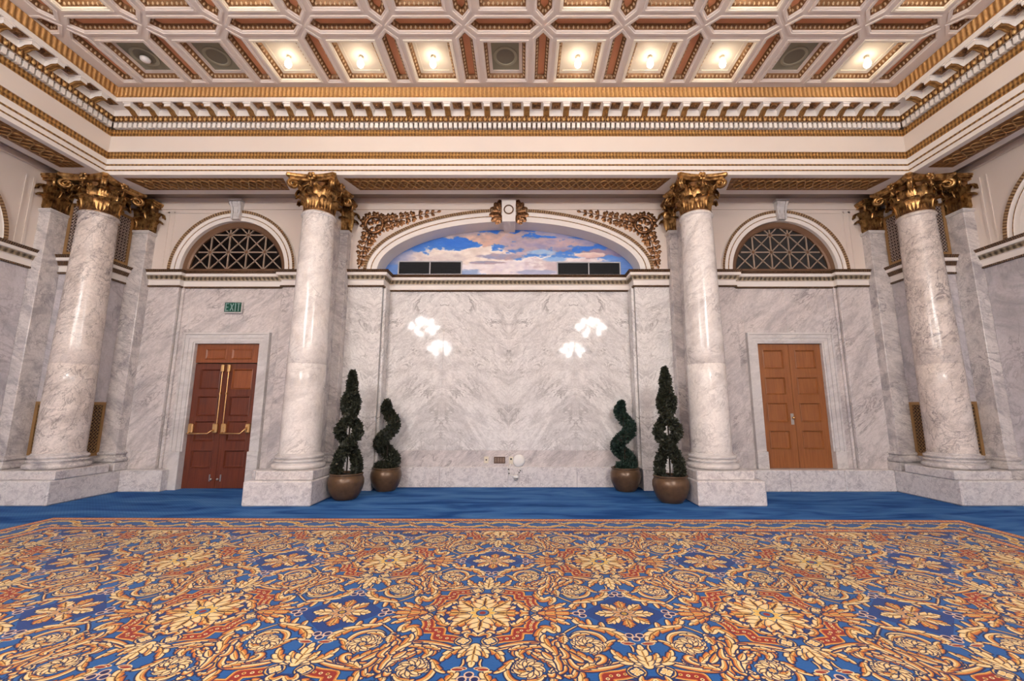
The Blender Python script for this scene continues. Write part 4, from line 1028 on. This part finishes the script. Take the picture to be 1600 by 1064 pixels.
# ------------------------------------------------------------------ columns and pilasters
def torus_prof(r, z, h, n=7): return [(r - h / 2 + h / 2 * cos(-PI / 2 + PI * i / n), z + h / 2 + h / 2 * sin(-PI / 2 + PI * i / n)) for i in range(n + 1)]
def column(x, lab, mat, corner):
    t = thing('column', lab, 'column', (x, CY, 0 if not corner else .36), 'columns in front of the far wall')
    if not corner:
        MB().bev(*sorted((math.copysign(2.84, x), math.copysign(3.85, x))), 6.56, 7.56, 0, .36, .018).build('pedestal', [M['base']], t)
    MB().bev(x - .43, x + .43, CY - .43, CY + .43, .36, .495, .012).build('plinth', [M['base']], t)
    b = MB().lathe([(0, .495)] + torus_prof(.395, .495, .085) + [(.345, .583), (.335, .595), (.355, .60)] + torus_prof(.365, .602, .03, 4) + [(.335, .634), (.335, .642)] + torus_prof(.358, .645, .058) + [(.318, .704), (.318, .715), (.306, .73)], 56, (x, CY, 0))
    b.build('base', [M['frame'] if not corner else M['pil']], t, True)
    pr = []
    for i in range(15):
        f = i / 14; z = .73 + (4.66 - .73) * f; pr.append((.304 - .050 * max(0, (f - .12) / .88) ** 1.35, z))
    j = 5; pr[j:j] = [(pr[j][0], pr[j][1] - .006), (pr[j][0] - .003, pr[j][1] - .003)]
    pr += [(.258, 4.68), (.274, 4.685), (.282, 4.70), (.274, 4.715), (.268, 4.72), (.268, 4.735), (0, 4.735)]
    MB().lathe(pr, 64, (x, CY, 0)).build('shaft', [mat], t, True)
    column_capital(t, x, CY, 4.73)
column(-CX, 'white marble column on a free pedestal, left of the niche', M['column'], 0)
column(CX, 'white marble column on a free pedestal, right of the niche', M['column'], 0)
column(-CCX, 'veined marble column standing in the far left corner of the room', M['corner'], 1)
column(CCX, 'veined marble column standing in the far right corner of the room', M['corner'], 1)
def pilaster(lab, face, c, hw0, hw1, web=False):
    cx, cy = c; ca, sa = cos(face), sin(face); T = lambda p: (cx + p[0] * ca - p[1] * sa, cy + p[0] * sa + p[1] * ca, p[2])
    t = thing('pilaster', lab, 'pilaster', (cx, cy, .36), 'pilasters of the far wall')
    MB().bev(hw0, hw1, -.18, .02, .36, 4.70, .006).map(T).build('shaft', [M['pil']], t)
    e0 = lambda e: hw0 - (e if hw0 < -.01 else 0); e1 = lambda e: hw1 + (e if hw1 > .01 else 0)
    nk = MB(); nk.bev(e0(.02), e1(.02), -.20, .02, 4.68, 4.70, .004); nk.bev(e0(.03), e1(.03), -.21, .02, 4.70, 4.735, .006); nk.map(T).build('neck_moulding', [M['frame']], t)
    bs = MB()
    pr = [(0.0, .495)] + [(r, z) for r, z in torus_prof(.075, .495, .085, 5)] + [(.03, .585), (.03, .615)] + torus_prof(.05, .62, .06, 5) + [(.0, .70)]
    for (d0, z0), (d1, z1) in zip(pr, pr[1:]):
        q = [(e0(d0), .02, z0), (e0(d0), -.18 - d0, z0), (e1(d0), -.18 - d0, z0), (e1(d0), .02, z0), (e0(d1), .02, z1), (e0(d1), -.18 - d1, z1), (e1(d1), -.18 - d1, z1), (e1(d1), .02, z1)]
        bs.add(q, [(0, 1, 5, 4), (1, 2, 6, 5), (2, 3, 7, 6)])
    bs.bev(e0(.08), e1(.08), -.26, .02, .36, .497, .01)
    bs.map(T).build('base', [M['pil']], t)
    if web: MB().box(-.16, .16, -.55, -.175, .36, 5.33).map(T).build('pier', [M['pil']], t)
    pil_capital(t, face, c, 4.73, hw0, hw1)
for s in (-1, 1):
    sd_ = 'left' if s < 0 else 'right'
    pilaster('grey veined pilaster behind the free column %s of the niche' % sd_, 0, (s * 3.33, YP), -.30, .30, True)
    pilaster('half pilaster with gilded capital beside the %s lunette window, corner column next to it' % sd_, 0, (s * 7.1, YP), *((0, .30) if s < 0 else (-.30, 0)))
    pilaster('half pilaster with gilded capital on the %s side wall, beside the corner column' % sd_, s * -PI / 2 + PI if 0 else (PI / 2 if s < 0 else -PI / 2), (s * XW, 7.06), *((-.30, 0) if s < 0 else (0, .30)))

# ------------------------------------------------------------------ grilles beside the corner columns
def grille(lab, plane, s, u0, u1, z0, z1, mat):
    # plane 'y': faces the room's length at y=CY ; plane 'x': faces across at x=s*7.1
    if plane == 'y': T = lambda p: (p[0], CY - p[1], p[2])
    else: T = lambda p: (s * 7.1 - s * p[1], p[0], p[2])
    c = T(((u0 + u1) / 2, 0, z0)); t = thing('wall_grille', lab, 'grille', c, 'pierced grilles beside the corner columns')
    w = .05; f = MB()
    for a in ((u0, u1, z0, z0 + w), (u0, u1, z1 - w, z1), (u0, u0 + w, z0 + w, z1 - w), (u1 - w, u1, z0 + w, z1 - w)): f.box(a[0], a[1], 0, .022, a[2], a[3])
    f.map(T).build('grille_frame', [M['grilleframe']], t)
    MB().box(u0 + w, u1 - w, .001, .005, z0 + w, z1 - w).map(T).build('grille_back', [M['grilleback']], t)
    l = MB(); a0, a1, b0, b1 = u0 + w, u1 - w, z0 + w, z1 - w; p = .058
    for sg in (1, -1):
        c0 = (a0 - b1) if sg == 1 else (a0 + b0); c1 = (a1 - b0) if sg == 1 else (a1 + b1); n = int((c1 - c0) / p) + 1
        for i in range(n):
            c = c0 + i * p; pts = []
            for uu in (a0, a1):
                z = (uu - c) if sg == 1 else (c - uu)
                if b0 <= z <= b1: pts.append((uu, z))
            for z in (b0, b1):
                uu = (z + c) if sg == 1 else (c - z)
                if a0 < uu < a1: pts.append((uu, z))
            if len(pts) >= 2 and math.dist(pts[0], pts[1]) > .02: l.tube([(pts[0][0], .012, pts[0][1]), (pts[1][0], .012, pts[1][1])], .0062, 4)
    l.map(T).build('grille_lattice', [mat], t, stuff=True)
    rs = MB()
    nu, nz = int((a1 - a0) / p), int((b1 - b0) / p)
    for i in range(nu):
        for j in range(nz):
            rs.sphere((a0 + (i + .5) * (a1 - a0) / nu, .014, b0 + (j + .5) * (b1 - b0) / nz), .013, 5, 4, 0, (1, .5, 1))
    rs.map(T).build('grille_studs', [mat], t, stuff=True)
for s in (-1, 1):
    sd_ = 'left' if s < 0 else 'right'
    for nm, z0, z1, mt in (('upper', 4.03, 4.97, M['lattice']), ('lower', .62, 1.53, M['latticelow'])):
        a, b = sorted((s * 7.645, s * 7.15))
        w_ = 'above the cornice' if nm == 'upper' else 'near the floor'
        grille('tall pierced gilt grille %s, %s corner column, on its side wall side' % (w_, sd_), 'y', s, a, b, z0, z1, mt)
        grille('tall pierced gilt grille %s, %s corner column, on its far wall side' % (w_, sd_), 'x', s, 7.12, 7.645, z0, z1, mt)

# ------------------------------------------------------------------ doors
def door_frame(d, s, z0):
    x0, x1 = s * FX - .60, s * FX + .60; H = 2.62; st = [(0, .03, 7.915), (.03, .10, 7.90), (.10, .165, 7.885), (.165, .20, 7.865)]
    zb = .66
    j = MB(); hd = MB()
    for a, b, y in st:
        j.box(x0 - b, x0 - a, y, 8.02, zb, H + b); j.box(x1 + a, x1 + b, y, 8.02, zb, H + b); hd.box(x0 - a, x1 + a, y, 8.02, H + a, H + b)
    j.build('door_jamb', [M['frame']], d); hd.build('door_head', [M['frame']], d)
    for a, b in ((x0 - .20, x0), (x1, x1 + .20)): MB().bev(a, b, 7.86, 8.02, z0, zb, .006).build('jamb_block', [M['frame']], d)
    if z0 < .1: MB().box(x0 - .21, x1 + .21, 8.0, 8.3, 0, .004).build('threshold', [M['floor']], d)
    else: MB().box(x0, x1, 7.82, 8.1, .345, .3605).build('threshold', [M['frame']], d)
    return x0, x1, H
def leaf_door(d, x0, x1, z0, z1, y, rows, mat, pmat):
    # a panelled leaf: stiles and rails round recessed fields with raised middles
    lf = MB(); t = .045; st = .105
    lf.box(x0, x0 + st, y, y + t, z0, z1); lf.box(x1 - st, x1, y, y + t, z0, z1)
    edges = [z0] + [v for r in rows for v in r] + [z1]
    for a, b in zip(edges[::2], edges[1::2]): lf.box(x0 + st, x1 - st, y, y + t, a, b)
    o = lf.build('door_leaf', [mat], d)
    for k, (a, b) in enumerate(rows):
        xa, xb = x0 + st, x1 - st; p = MB()
        i0 = [(xa, y + .002, a), (xb, y + .002, a), (xb, y + .002, b), (xa, y + .002, b)]
        def ring(e, yy): return [(xa + e, yy, a + e), (xb - e, yy, a + e), (xb - e, yy, b - e), (xa + e, yy, b - e)]
        rs = [ring(0, y - .006), ring(.012, y - .010), ring(.022, y + .004), ring(.030, y + .020), ring(.034, y + .021)]
        for r0, r1 in zip(rs, rs[1:]): p.add(r0 + r1, [(q, (q + 1) % 4, 4 + (q + 1) % 4, 4 + q) for q in range(4)])
        p.add(rs[-1], [(0, 1, 2, 3)])
        p.build('door_panel', [pmat(k) if callable(pmat) else pmat], o)
    return o
d1 = struct_empty('door_1', (-FX, 7.95, 0))
x0, x1, H = door_frame(d1, -1, 0)
MB().box(x0 - .01, x1 + .01, 8.06, 8.1, 0, H + .02).build('door_back', [M['black']], d1)
Y0 = 7.985
trn = leaf_door(d1, x0, x1, 2.265, H, Y0, [], M['doorLt'], M['doorLt'])
trn.name = 'transom'
for a, b in ((x0 + .17, x0 + .56), (x0 + .66, x0 + 1.05)):
    p = MB(); z0, z1 = 2.33, 2.53
    def ring(e, yy): return [(a + e, yy, z0 + e), (b - e, yy, z0 + e), (b - e, yy, z1 - e), (a + e, yy, z1 - e)]
    rs = [ring(0, Y0 - .002), ring(.01, Y0 - .012), ring(.03, Y0 - .004), ring(.04, Y0 - .001)]
    for r0, r1 in zip(rs, rs[1:]): p.add(r0 + r1, [(q, (q + 1) % 4, 4 + (q + 1) % 4, 4 + q) for q in range(4)])
    p.add(rs[-1], [(0, 1, 2, 3)]); p.build('transom_panel', [M['doorLt']], trn)
rowsL = [(.36, .68), (.83, 1.20), (1.28, 1.65), (1.77, 2.15)]
xm = -FX
for a, b in ((x0 + .006, xm - .003), (xm + .003, x1 - .006)):
    pm = (lambda k: M['doorLt'] if k == 3 else M['doorL']) if a > xm - .1 else M['doorL']
    lf = leaf_door(d1, a, b, .012, 2.245, Y0 + .004, rowsL, M['doorL'], pm)
    left = a < xm - .1
    # panic bar set
    xr = b - .055 if left else a + .055
    rod = MB().tube([(xr, Y0 - .03, 2.14), (xr, Y0 - .03, 1.13)], .0085, 8); rod.box(xr - .012, xr + .012, Y0 - .045, Y0, 1.68, 1.71); rod.build('vertical_rod', [M['brass']], lf, False)
    MB().bev(xr - .028, xr + .028, Y0 - .055, Y0 + .002, 2.09, 2.23, .012).build('rod_latch', [M['brass']], lf)
    xh, xo = (b - .075, a + .075) if left else (a + .075, b - .075)
    for q in (xh, xo): MB().bev(q - .045, q + .045, Y0 - .06, Y0 + .004, .98, 1.15, .014).build('bar_mount', [M['brass']], lf)
    sgx = 1 if left else -1
    MB().tube([(xo, Y0 - .05, .99), (xo - 0 * sgx, Y0 - .12, .975), (xh - .07 * sgx, Y0 - .12, .975), (xh - .03 * sgx, Y0 - .09, 1.02), (xh, Y0 - .05, 1.04)] if left else
              [(xh, Y0 - .05, .99), (xh, Y0 - .12, .975), (xo - .07, Y0 - .13, .975), (xo - .02, Y0 - .09, 1.05), (xo, Y0 - .05, 1.09)], .0115, 8).build('push_bar', [M['brass']], lf, True)
    MB().sphere((xr, Y0 - .025, .17), .02, 10, 7).build('door_bolt', [M['steel']], lf, True)
    MB().bev(xr - .04 * sgx - .012, xr - .04 * sgx + .012, Y0 - .012, Y0 + .002, .13, .25, .004).build('bolt_plate', [M['steel']], lf)
d2 = struct_empty('door_2', (FX, 7.95, .36))
x0, x1, H = door_frame(d2, 1, .36)
MB().box(x0 - .01, x1 + .01, 8.06, 8.1, .36, H + .02).build('door_back', [M['black']], d2)
rowsR = [(.69, 1.03), (1.17, 1.53), (1.67, 2.00), (2.15, 2.51)]
for a, b in ((x0 + .004, FX - .003), (FX + .003, x1 - .004)):
    lf = leaf_door(d2, a, b, .363, H - .004, 7.975, rowsR, M['doorR'], M['doorR'])
    if a < FX - .1:
        MB().bev(b - .075, b - .02, 7.965, 7.977, 1.13, 1.33, .004).build('lock_plate', [M['steel']], lf)
        kn = MB().lathe([(0, .06), (.022, .055), (.028, .038), (.02, .022), (.011, .016), (.011, 0)], 16).map(lambda p: (b - .048 + p[0], 7.966 - p[2], 1.25 + p[1])); kn.build('door_knob', [M['brass']], lf, True)

# ------------------------------------------------------------------ exit sign
t = thing('exit_sign', 'small green exit sign on marble above the left door', 'sign', (-5.2, 7.93, 3.19))
MB().bev(-5.365, -5.03, 7.885, 7.94, 3.19, 3.41, .008).build('sign_case', [M['frame']], t)
MB().box(-5.352, -5.043, 7.880, 7.886, 3.215, 3.398).build('sign_face', [M['exitg']], t)
lt = MB(); y0, y1 = 7.874, 7.881; zb, zt = 3.236, 3.378
def seg(p, q, r=.0062):
    d = Vector((q[0] - p[0], q[1] - p[1])).normalized(); n = Vector((-d.y, d.x)) * r
    v = [(p[0] - n.x, yy, p[1] - n.y) for yy in (y0, y1)]
    c = [(p[0] - n.x, p[1] - n.y), (q[0] - n.x, q[1] - n.y), (q[0] + n.x, q[1] + n.y), (p[0] + n.x, p[1] + n.y)]
    return MB().add([(a, yy, b) for yy in (y0, y1) for a, b in c], [(0, 1, 2, 3), (0, 4, 5, 1), (1, 5, 6, 2), (2, 6, 7, 3), (3, 7, 4, 0)])
def letter(segs):
    L = MB()
    for p, q in segs: s_ = seg(p, q); L.add(s_.v, s_.f)
    L.build('letter', [M['exitw']], t)
zm = (zb + zt) / 2; xs_ = -5.325
letter([((xs_, zb - .008), (xs_, zt + .008)), ((xs_, zb + .003), (xs_ + .052, zb + .003)), ((xs_, zm), (xs_ + .044, zm)), ((xs_, zt - .003), (xs_ + .052, zt - .003))])
letter([((-5.245, zb), (-5.185, zt)), ((-5.245, zt), (-5.185, zb))])
letter([((-5.148, zb - .008), (-5.148, zt + .008))])
letter([((-5.115, zt - .003), (-5.06, zt - .003)), ((-5.0875, zb - .008), (-5.0875, zt))])

# ------------------------------------------------------------------ spandrel garlands and gilt leaves by the keystone
lfm = MB(); n = 7; v = []
for i in range(n + 1):
    f = i / n; w = .36 * sin(PI * (f * .9 + .05)) ** .8 * (.82 + .22 * abs(sin(PI * 2.5 * f)))
    for j, tt in enumerate((-1, -.5, 0, .5, 1)): v.append((f, -(.14 * sin(PI * f) * (1 - tt * tt * .8) + .02 + (.05 if j == 2 else 0)), w * tt))
lfm.add(v, [(i * 5 + j, i * 5 + j + 1, (i + 1) * 5 + j + 1, (i + 1) * 5 + j) for i in range(n) for j in range(4)])
GLEAF = lfm.mesh('oak_leaf', [M['garland']], True)
def gleaf(par, x, z, ang, L, y=YP): 
    o = bpy.data.objects.new('oak_leaf', GLEAF); COL.objects.link(o); o.parent = par; o.location = Vector((x, y, z)) - Vector(par.location); o.rotation_euler = (0, -ang, 0); o.scale = (L, L * .6, L)
for s in (-1, 1):
    rnd = random.Random(5)
    g = thing('spandrel_garland', 'gilded oak leaf wreath and trailing sprays, upper %s of the central arch' % ('left' if s < 0 else 'right'), 'ornament', (s * 2.60, YP, 4.92))
    wc = (2.60, 4.92); R = .165
    tor = MB().tube([(s * wc[0] + R * cos(a * PI / 16), YP - .035, wc[1] + R * sin(a * PI / 16)) for a in range(33)], .032, 8, cap=False); tor.build('wreath', [M['garland']], g, True)
    def L_(x, z, ang, ln): gleaf(g, s * x, z, ang if s > 0 else PI - ang, ln)
    for k in range(14):
        a = k * 2 * PI / 14; L_(wc[0] + R * cos(a), wc[1] + R * sin(a), a + .5, .085)
    for a in (.4, 1.3, 2.2, 3.3, 4.2, 5.4): L_(wc[0] + .03 * cos(a), wc[1] + .03 * sin(a), a, .12)
    for a, d in ((2.2, .17), (1.6, .18), (1.0, .2), (.5, .2), (.1, .17), (2.9, .17)): L_(wc[0] + d * cos(a), wc[1] + d * sin(a), a - .4, .12); L_(wc[0] + d * cos(a), wc[1] + d * sin(a), a + .5, .11)
    # spray along the top towards the keystone and spray down the pilaster
    def spray(pts, l0, l1, n):
        st = MB().tube([(s * x, YP - .012, z) for x, z in pts], [.012 - .006 * i / (len(pts) - 1) for i in range(len(pts))], 6); st.build('stem', [M['garland']], g, True)
        for i in range(n):
            f = i / (n - 1); q = f * (len(pts) - 1); k = min(int(q), len(pts) - 2); tt = q - k
            x = pts[k][0] + (pts[k + 1][0] - pts[k][0]) * tt; z = pts[k][1] + (pts[k + 1][1] - pts[k][1]) * tt
            dr = math.atan2(pts[k + 1][1] - pts[k][1], pts[k + 1][0] - pts[k][0]); ln = l0 + (l1 - l0) * f
            wd = .092 * (1 - f) ** .8; nx, nz = -sin(dr), cos(dr)
            for d in ((-.75, .75) if f < .93 else (0,)): L_(x + nx * wd * .3 * d, z + nz * wd * .3 * d, dr + d * 1.0 + rnd.uniform(-.25, .25), ln)
            if f < .8:
                for d in (-1, 1):
                    bx, bz = x + nx * wd * d + rnd.uniform(-.02, .02), z + nz * wd * d
                    for q in ((-.8, 0, .8) if f < .6 else (0, .6 * d)): L_(bx, bz, dr + d * .5 + q + rnd.uniform(-.2, .2), ln * .8)
    spray([(2.42, 4.97), (2.2, 5.03), (1.95, 5.08), (1.65, 5.15), (1.40, 5.19)], .125, .085, 10)
    spray([(2.68, 4.74), (2.74, 4.58), (2.79, 4.40), (2.80, 4.22), (2.83, 4.12)], .115, .08, 9)
    a = thing('keystone_leaf', 'gilded acanthus spray against the %s side of the big keystone' % ('left' if s < 0 else 'right'), 'ornament', (s * .14, YP, 5.14))
    for ang, ln, dz in ((.9, .22, .04), (.35, .23, .02), (-.15, .24, -.01), (-.6, .23, -.04), (-1.05, .2, -.06), (1.35, .2, .08)): gleaf(a, s * .145, 5.15 + dz, ang if s > 0 else PI - ang, ln, YP - .05)
    for ang, ln in ((-.9, .17), (-.4, .18), (.1, .17)): gleaf(a, s * .15, 5.07, ang if s > 0 else PI - ang, ln, YP - .09)

# ------------------------------------------------------------------ potted topiaries
def pot(par, x, y, R, H):
    k = R / .29
    p = MB().lathe([(0, .0), (.165 * k, .0), (.185 * k, .012), (.235 * k, H * .2), (.272 * k, H * .40), (R, H * .60), (.286 * k, H * .78), (.258 * k, H * .91), (.246 * k, H * .935), (.270 * k, H * .95), (.276 * k, H * .972), (.270 * k, H), (.24 * k, H), (.228 * k, H * .93)], 40, (x, y, 0))
    p.build('pot', [M['pot']], par, True)
    MB().lathe([(.232 * k, H * .92), (.1, H * .95), (0, H * .96)], 24, (x, y, 0)).build('soil', [M['soil']], par, True)
def leaves_on(mb, P_, tr_, n, rnd, sz):
    K = len(P_) - 1
    for _ in range(n):
        f = rnd.random() * K; i = min(int(f), K - 1); t = f - i; c = Vector(P_[i]).lerp(Vector(P_[i + 1]), t); r = tr_[i] + (tr_[i + 1] - tr_[i]) * t
        d = Vector((rnd.gauss(0, 1), rnd.gauss(0, 1), rnd.gauss(0, 1))).normalized(); p = c + d * r * rnd.uniform(.8, 1.06)
        o = (d + Vector((rnd.gauss(0, .6), rnd.gauss(0, .6), rnd.gauss(0, .6) + .25))).normalized(); s1 = o.orthogonal().normalized(); s1 = (Matrix.Rotation(rnd.uniform(0, 6.28), 3, o) @ s1)
        L = sz * rnd.uniform(.7, 1.3); w = s1 * L * .36; nn = o.cross(s1) * L * .12
        mb.add([p - o * L * .3, p + o * L * .2 + w + nn, p + o * L * .8, p + o * L * .2 - w + nn], [(0, 1, 2), (0, 2, 3)])
def topiary(lab, x, y, double, mat, flip, seed, zt):
    rnd = random.Random(seed)
    t = thing('potted_topiary', lab, 'plant', (x, y, 0), 'potted spiral topiaries beside the niche')
    R, H = (.275, .40) if double else (.265, .40)
    pot(t, x, y, R, H)
    fo = MB(); co = MB()
    if double:
        z0 = H * .93; n = 60; keys = [(0, .15, .075), (.13, .15, .07), (.25, .12, .07), (.38, .15, .068), (.52, .10, .066), (.65, .092, .058), (.79, .05, .062), (.88, .02, .062), (1, 0, .018)]
        for st in (0, PI):
            P_, rr = [], []
            for i in range(n + 1):
                f = i / n
                for (f0, a0, r0), (f1, a1, r1) in zip(keys, keys[1:]):
                    if f0 <= f <= f1: u = (f - f0) / (f1 - f0); am = a0 + (a1 - a0) * u; tr_ = r0 + (r1 - r0) * u; break
                ph = PI / 2 + PI / 2 * f / .25 if f < .25 else PI + PI * (f - .25) / .27
                ph = flip * ph + st
                P_.append((x + am * sin(ph), y - am * cos(ph), z0 + .02 + (zt - z0 - .03) * f)); rr.append(tr_)
            co.tube(P_, [r * .80 for r in rr], 8); leaves_on(fo, P_, rr, 3600, rnd, .056)
        MB().tube([(x, y, H * .9), (x + .008, y, 1.0), (x - .006, y, zt - .2)], .012, 8).build('trunk', [M['stem']], t, True)
    else:
        z0 = H * .93; n = 60; P_, rr = [], []
        for i in range(n + 1):
            f = i / n; am = (.125 if f < .5 else .125 - (f - .5) * .17) * min(1, .4 + f * 5); ph = flip * (-.6 + 2 * PI * 1.72 * f)
            P_.append((x + am * cos(ph), y + am * sin(ph), z0 + .02 + (zt - z0 - .05) * f)); rr.append(.118 - .03 * f if f < .9 else .09 - (f - .9) * .45)
        co.tube(P_, [r * .8 for r in rr], 8); leaves_on(fo, P_, rr, 5200, rnd, .046)
        b = [(x + (i - 2) * .06, y - .06, z0 + .04) for i in range(5)]; leaves_on(fo, b, [.08] * 5, 900, rnd, .042)
        MB().tube([(x, y, H * .9), (x, y, 1.3)], .011, 8).build('trunk', [M['stem']], t, True)
    co.build('branches', [M['core']], t, True); fo.build('foliage', [mat], t, stuff=True)
topiary('tall double spiral topiary in bronze pot, beside the left column pedestal', -2.56, 7.13, True, M['leaf'], 1, 1, 2.03)
topiary('tall double spiral topiary in bronze pot, beside the right column pedestal', 2.555, 6.90, True, M['leaf'], -1, 2, 2.07)
topiary('short single spiral topiary in bronze pot, at the left edge of the niche', -2.14, 7.84, False, M['leaf'], 1, 3, 1.57)
topiary('short single spiral topiary in bronze pot, at the right edge of the niche', 2.075, 7.82, False, M['leafg'], 1, 4, 1.55)

# ------------------------------------------------------------------ small fittings low on the niche wall
yw = YN + .003
t = thing('wall_plate', 'small ivory wall plate with one black hole, left of the brown outlet', 'plate', (-.405, yw, .43))
MB().bev(-.445, -.365, yw - .012, yw, .425, .545, .004).build('cover', [M['ivory']], t)
MB().lathe([(0, .004), (.014, .004), (.014, 0)], 14).map(lambda p: (-.405 + p[0], yw - .012 - p[2], .485 + p[1])).build('jack_hole', [M['black']], t)
t = thing('power_outlet', 'wide brown outlet plate with sockets low on the niche wall', 'outlet', (-.16, yw, .41))
MB().bev(-.265, -.055, yw - .012, yw, .42, .54, .004).build('cover', [M['outlet']], t)
for k in range(4):
    c = -.23 + k * .047
    so = MB().bev(c - .018, c + .018, yw - .018, yw - .011, .44, .52, .004).build('socket', [M['outletin']], t)
    for q in (.462, .498): MB().box(c - .009, c - .004, yw - .0195, yw - .0175, q - .008, q + .008).box(c + .004, c + .009, yw - .0195, yw - .0175, q - .008, q + .008).build('slot', [M['black']], so)
t = thing('cable_plate', 'ivory cable plate with a black jack, right of the brown outlet', 'plate', (.06, yw, .42))
MB().bev(.015, .09, yw - .012, yw, .405, .54, .004).build('cover', [M['ivory']], t)
MB().lathe([(0, .006), (.017, .006), (.017, 0)], 14).map(lambda p: (.052 + p[0], yw - .012 - p[2], .50 + p[1])).build('jack_hole', [M['black']], t)
t = thing('round_cover', 'round white domed cover on the wall beside the cable plate', 'device', (.195, yw, .36))
MB().lathe([(0, .05), (.05, .048), (.09, .038), (.108, .02), (.112, .008), (.10, 0)], 36).map(lambda p: (.195 + p[0], yw - p[2], .47 + p[1])).build('dome', [M['plastic']], t, True)
t = thing('hanging_cable', 'loop of white cable hanging below the round white cover', 'cable', (.10, YN - .05, .15))
MB().tube([(.045, YN - .02, .42), (.02, YN - .045, .36), (.005, YN - .045, .30), (.02, YN - .045, .24), (.08, YN - .05, .20), (.14, YN - .05, .22), (.20, YN - .048, .27), (.225, YN - .042, .31), (.215, YN - .03, .345)], .007, 6).build('wire', [M['plastic']], t, True)
for p in ((.008, .322), (.018, .25), (.222, .30), (.20, .268)): MB().sphere((p[0], YN - .05, p[1]), .012, 8, 6).build('cable_clip', [M['black']], t, True)
MB().bev(.10, .19, YN - .10, YN - .035, .17, .22, .012).build('cable_plug', [M['plastic']], t)
MB().bev(.115, .175, YN - .085, YN - .036, .125, .172, .010).build('plug_box', [M['steel']], t)

# ------------------------------------------------------------------ chandeliers hanging over the hall behind the camera (they light it and show in the polished slabs)
gl_me = MB().sphere((0, 0, 0), .078, 14, 9).mesh('globe', [M['globe']], True)
def chandelier(x, y, z, lab):
    t = thing('chandelier', lab, 'chandelier', (x, y, z), 'globe chandeliers over the hall')
    MB().tube([(x, y, ZC), (x, y, z + .1)], .014, 8).build('hanging_rod', [M['brass']], t, True)
    MB().lathe([(0, .2), (.06, .16), (.09, .05), (.05, -.05), (0, -.1)], 20, (x, y, z)).build('hub', [M['brass']], t, True)
    for R, dz, n in ((.54, 0, 8), (.28, .27, 4), (.36, -.25, 3)):
        for i in range(n):
            a = 2 * PI * i / n; c = (x + R * cos(a), y + R * sin(a), z + dz)
            MB().tube([(x, y, z + .02), (x + R * .6 * cos(a), y + R * .6 * sin(a), z + dz - .12), (c[0], c[1], c[2] - .07)], .011, 6).build('arm', [M['brass']], t, True)
            place(gl_me, 'globe', t, c)
chandelier(-3.8, -1.0, 4.75, 'brass globe chandelier behind the camera, front left one'); chandelier(3.05, -1.0, 4.75, 'brass globe chandelier behind the camera, front right one')
chandelier(-4.0, -5.5, 4.5, 'brass globe chandelier behind the camera, rear left one'); chandelier(2.8, -5.5, 4.4, 'brass globe chandelier behind the camera, rear right one')
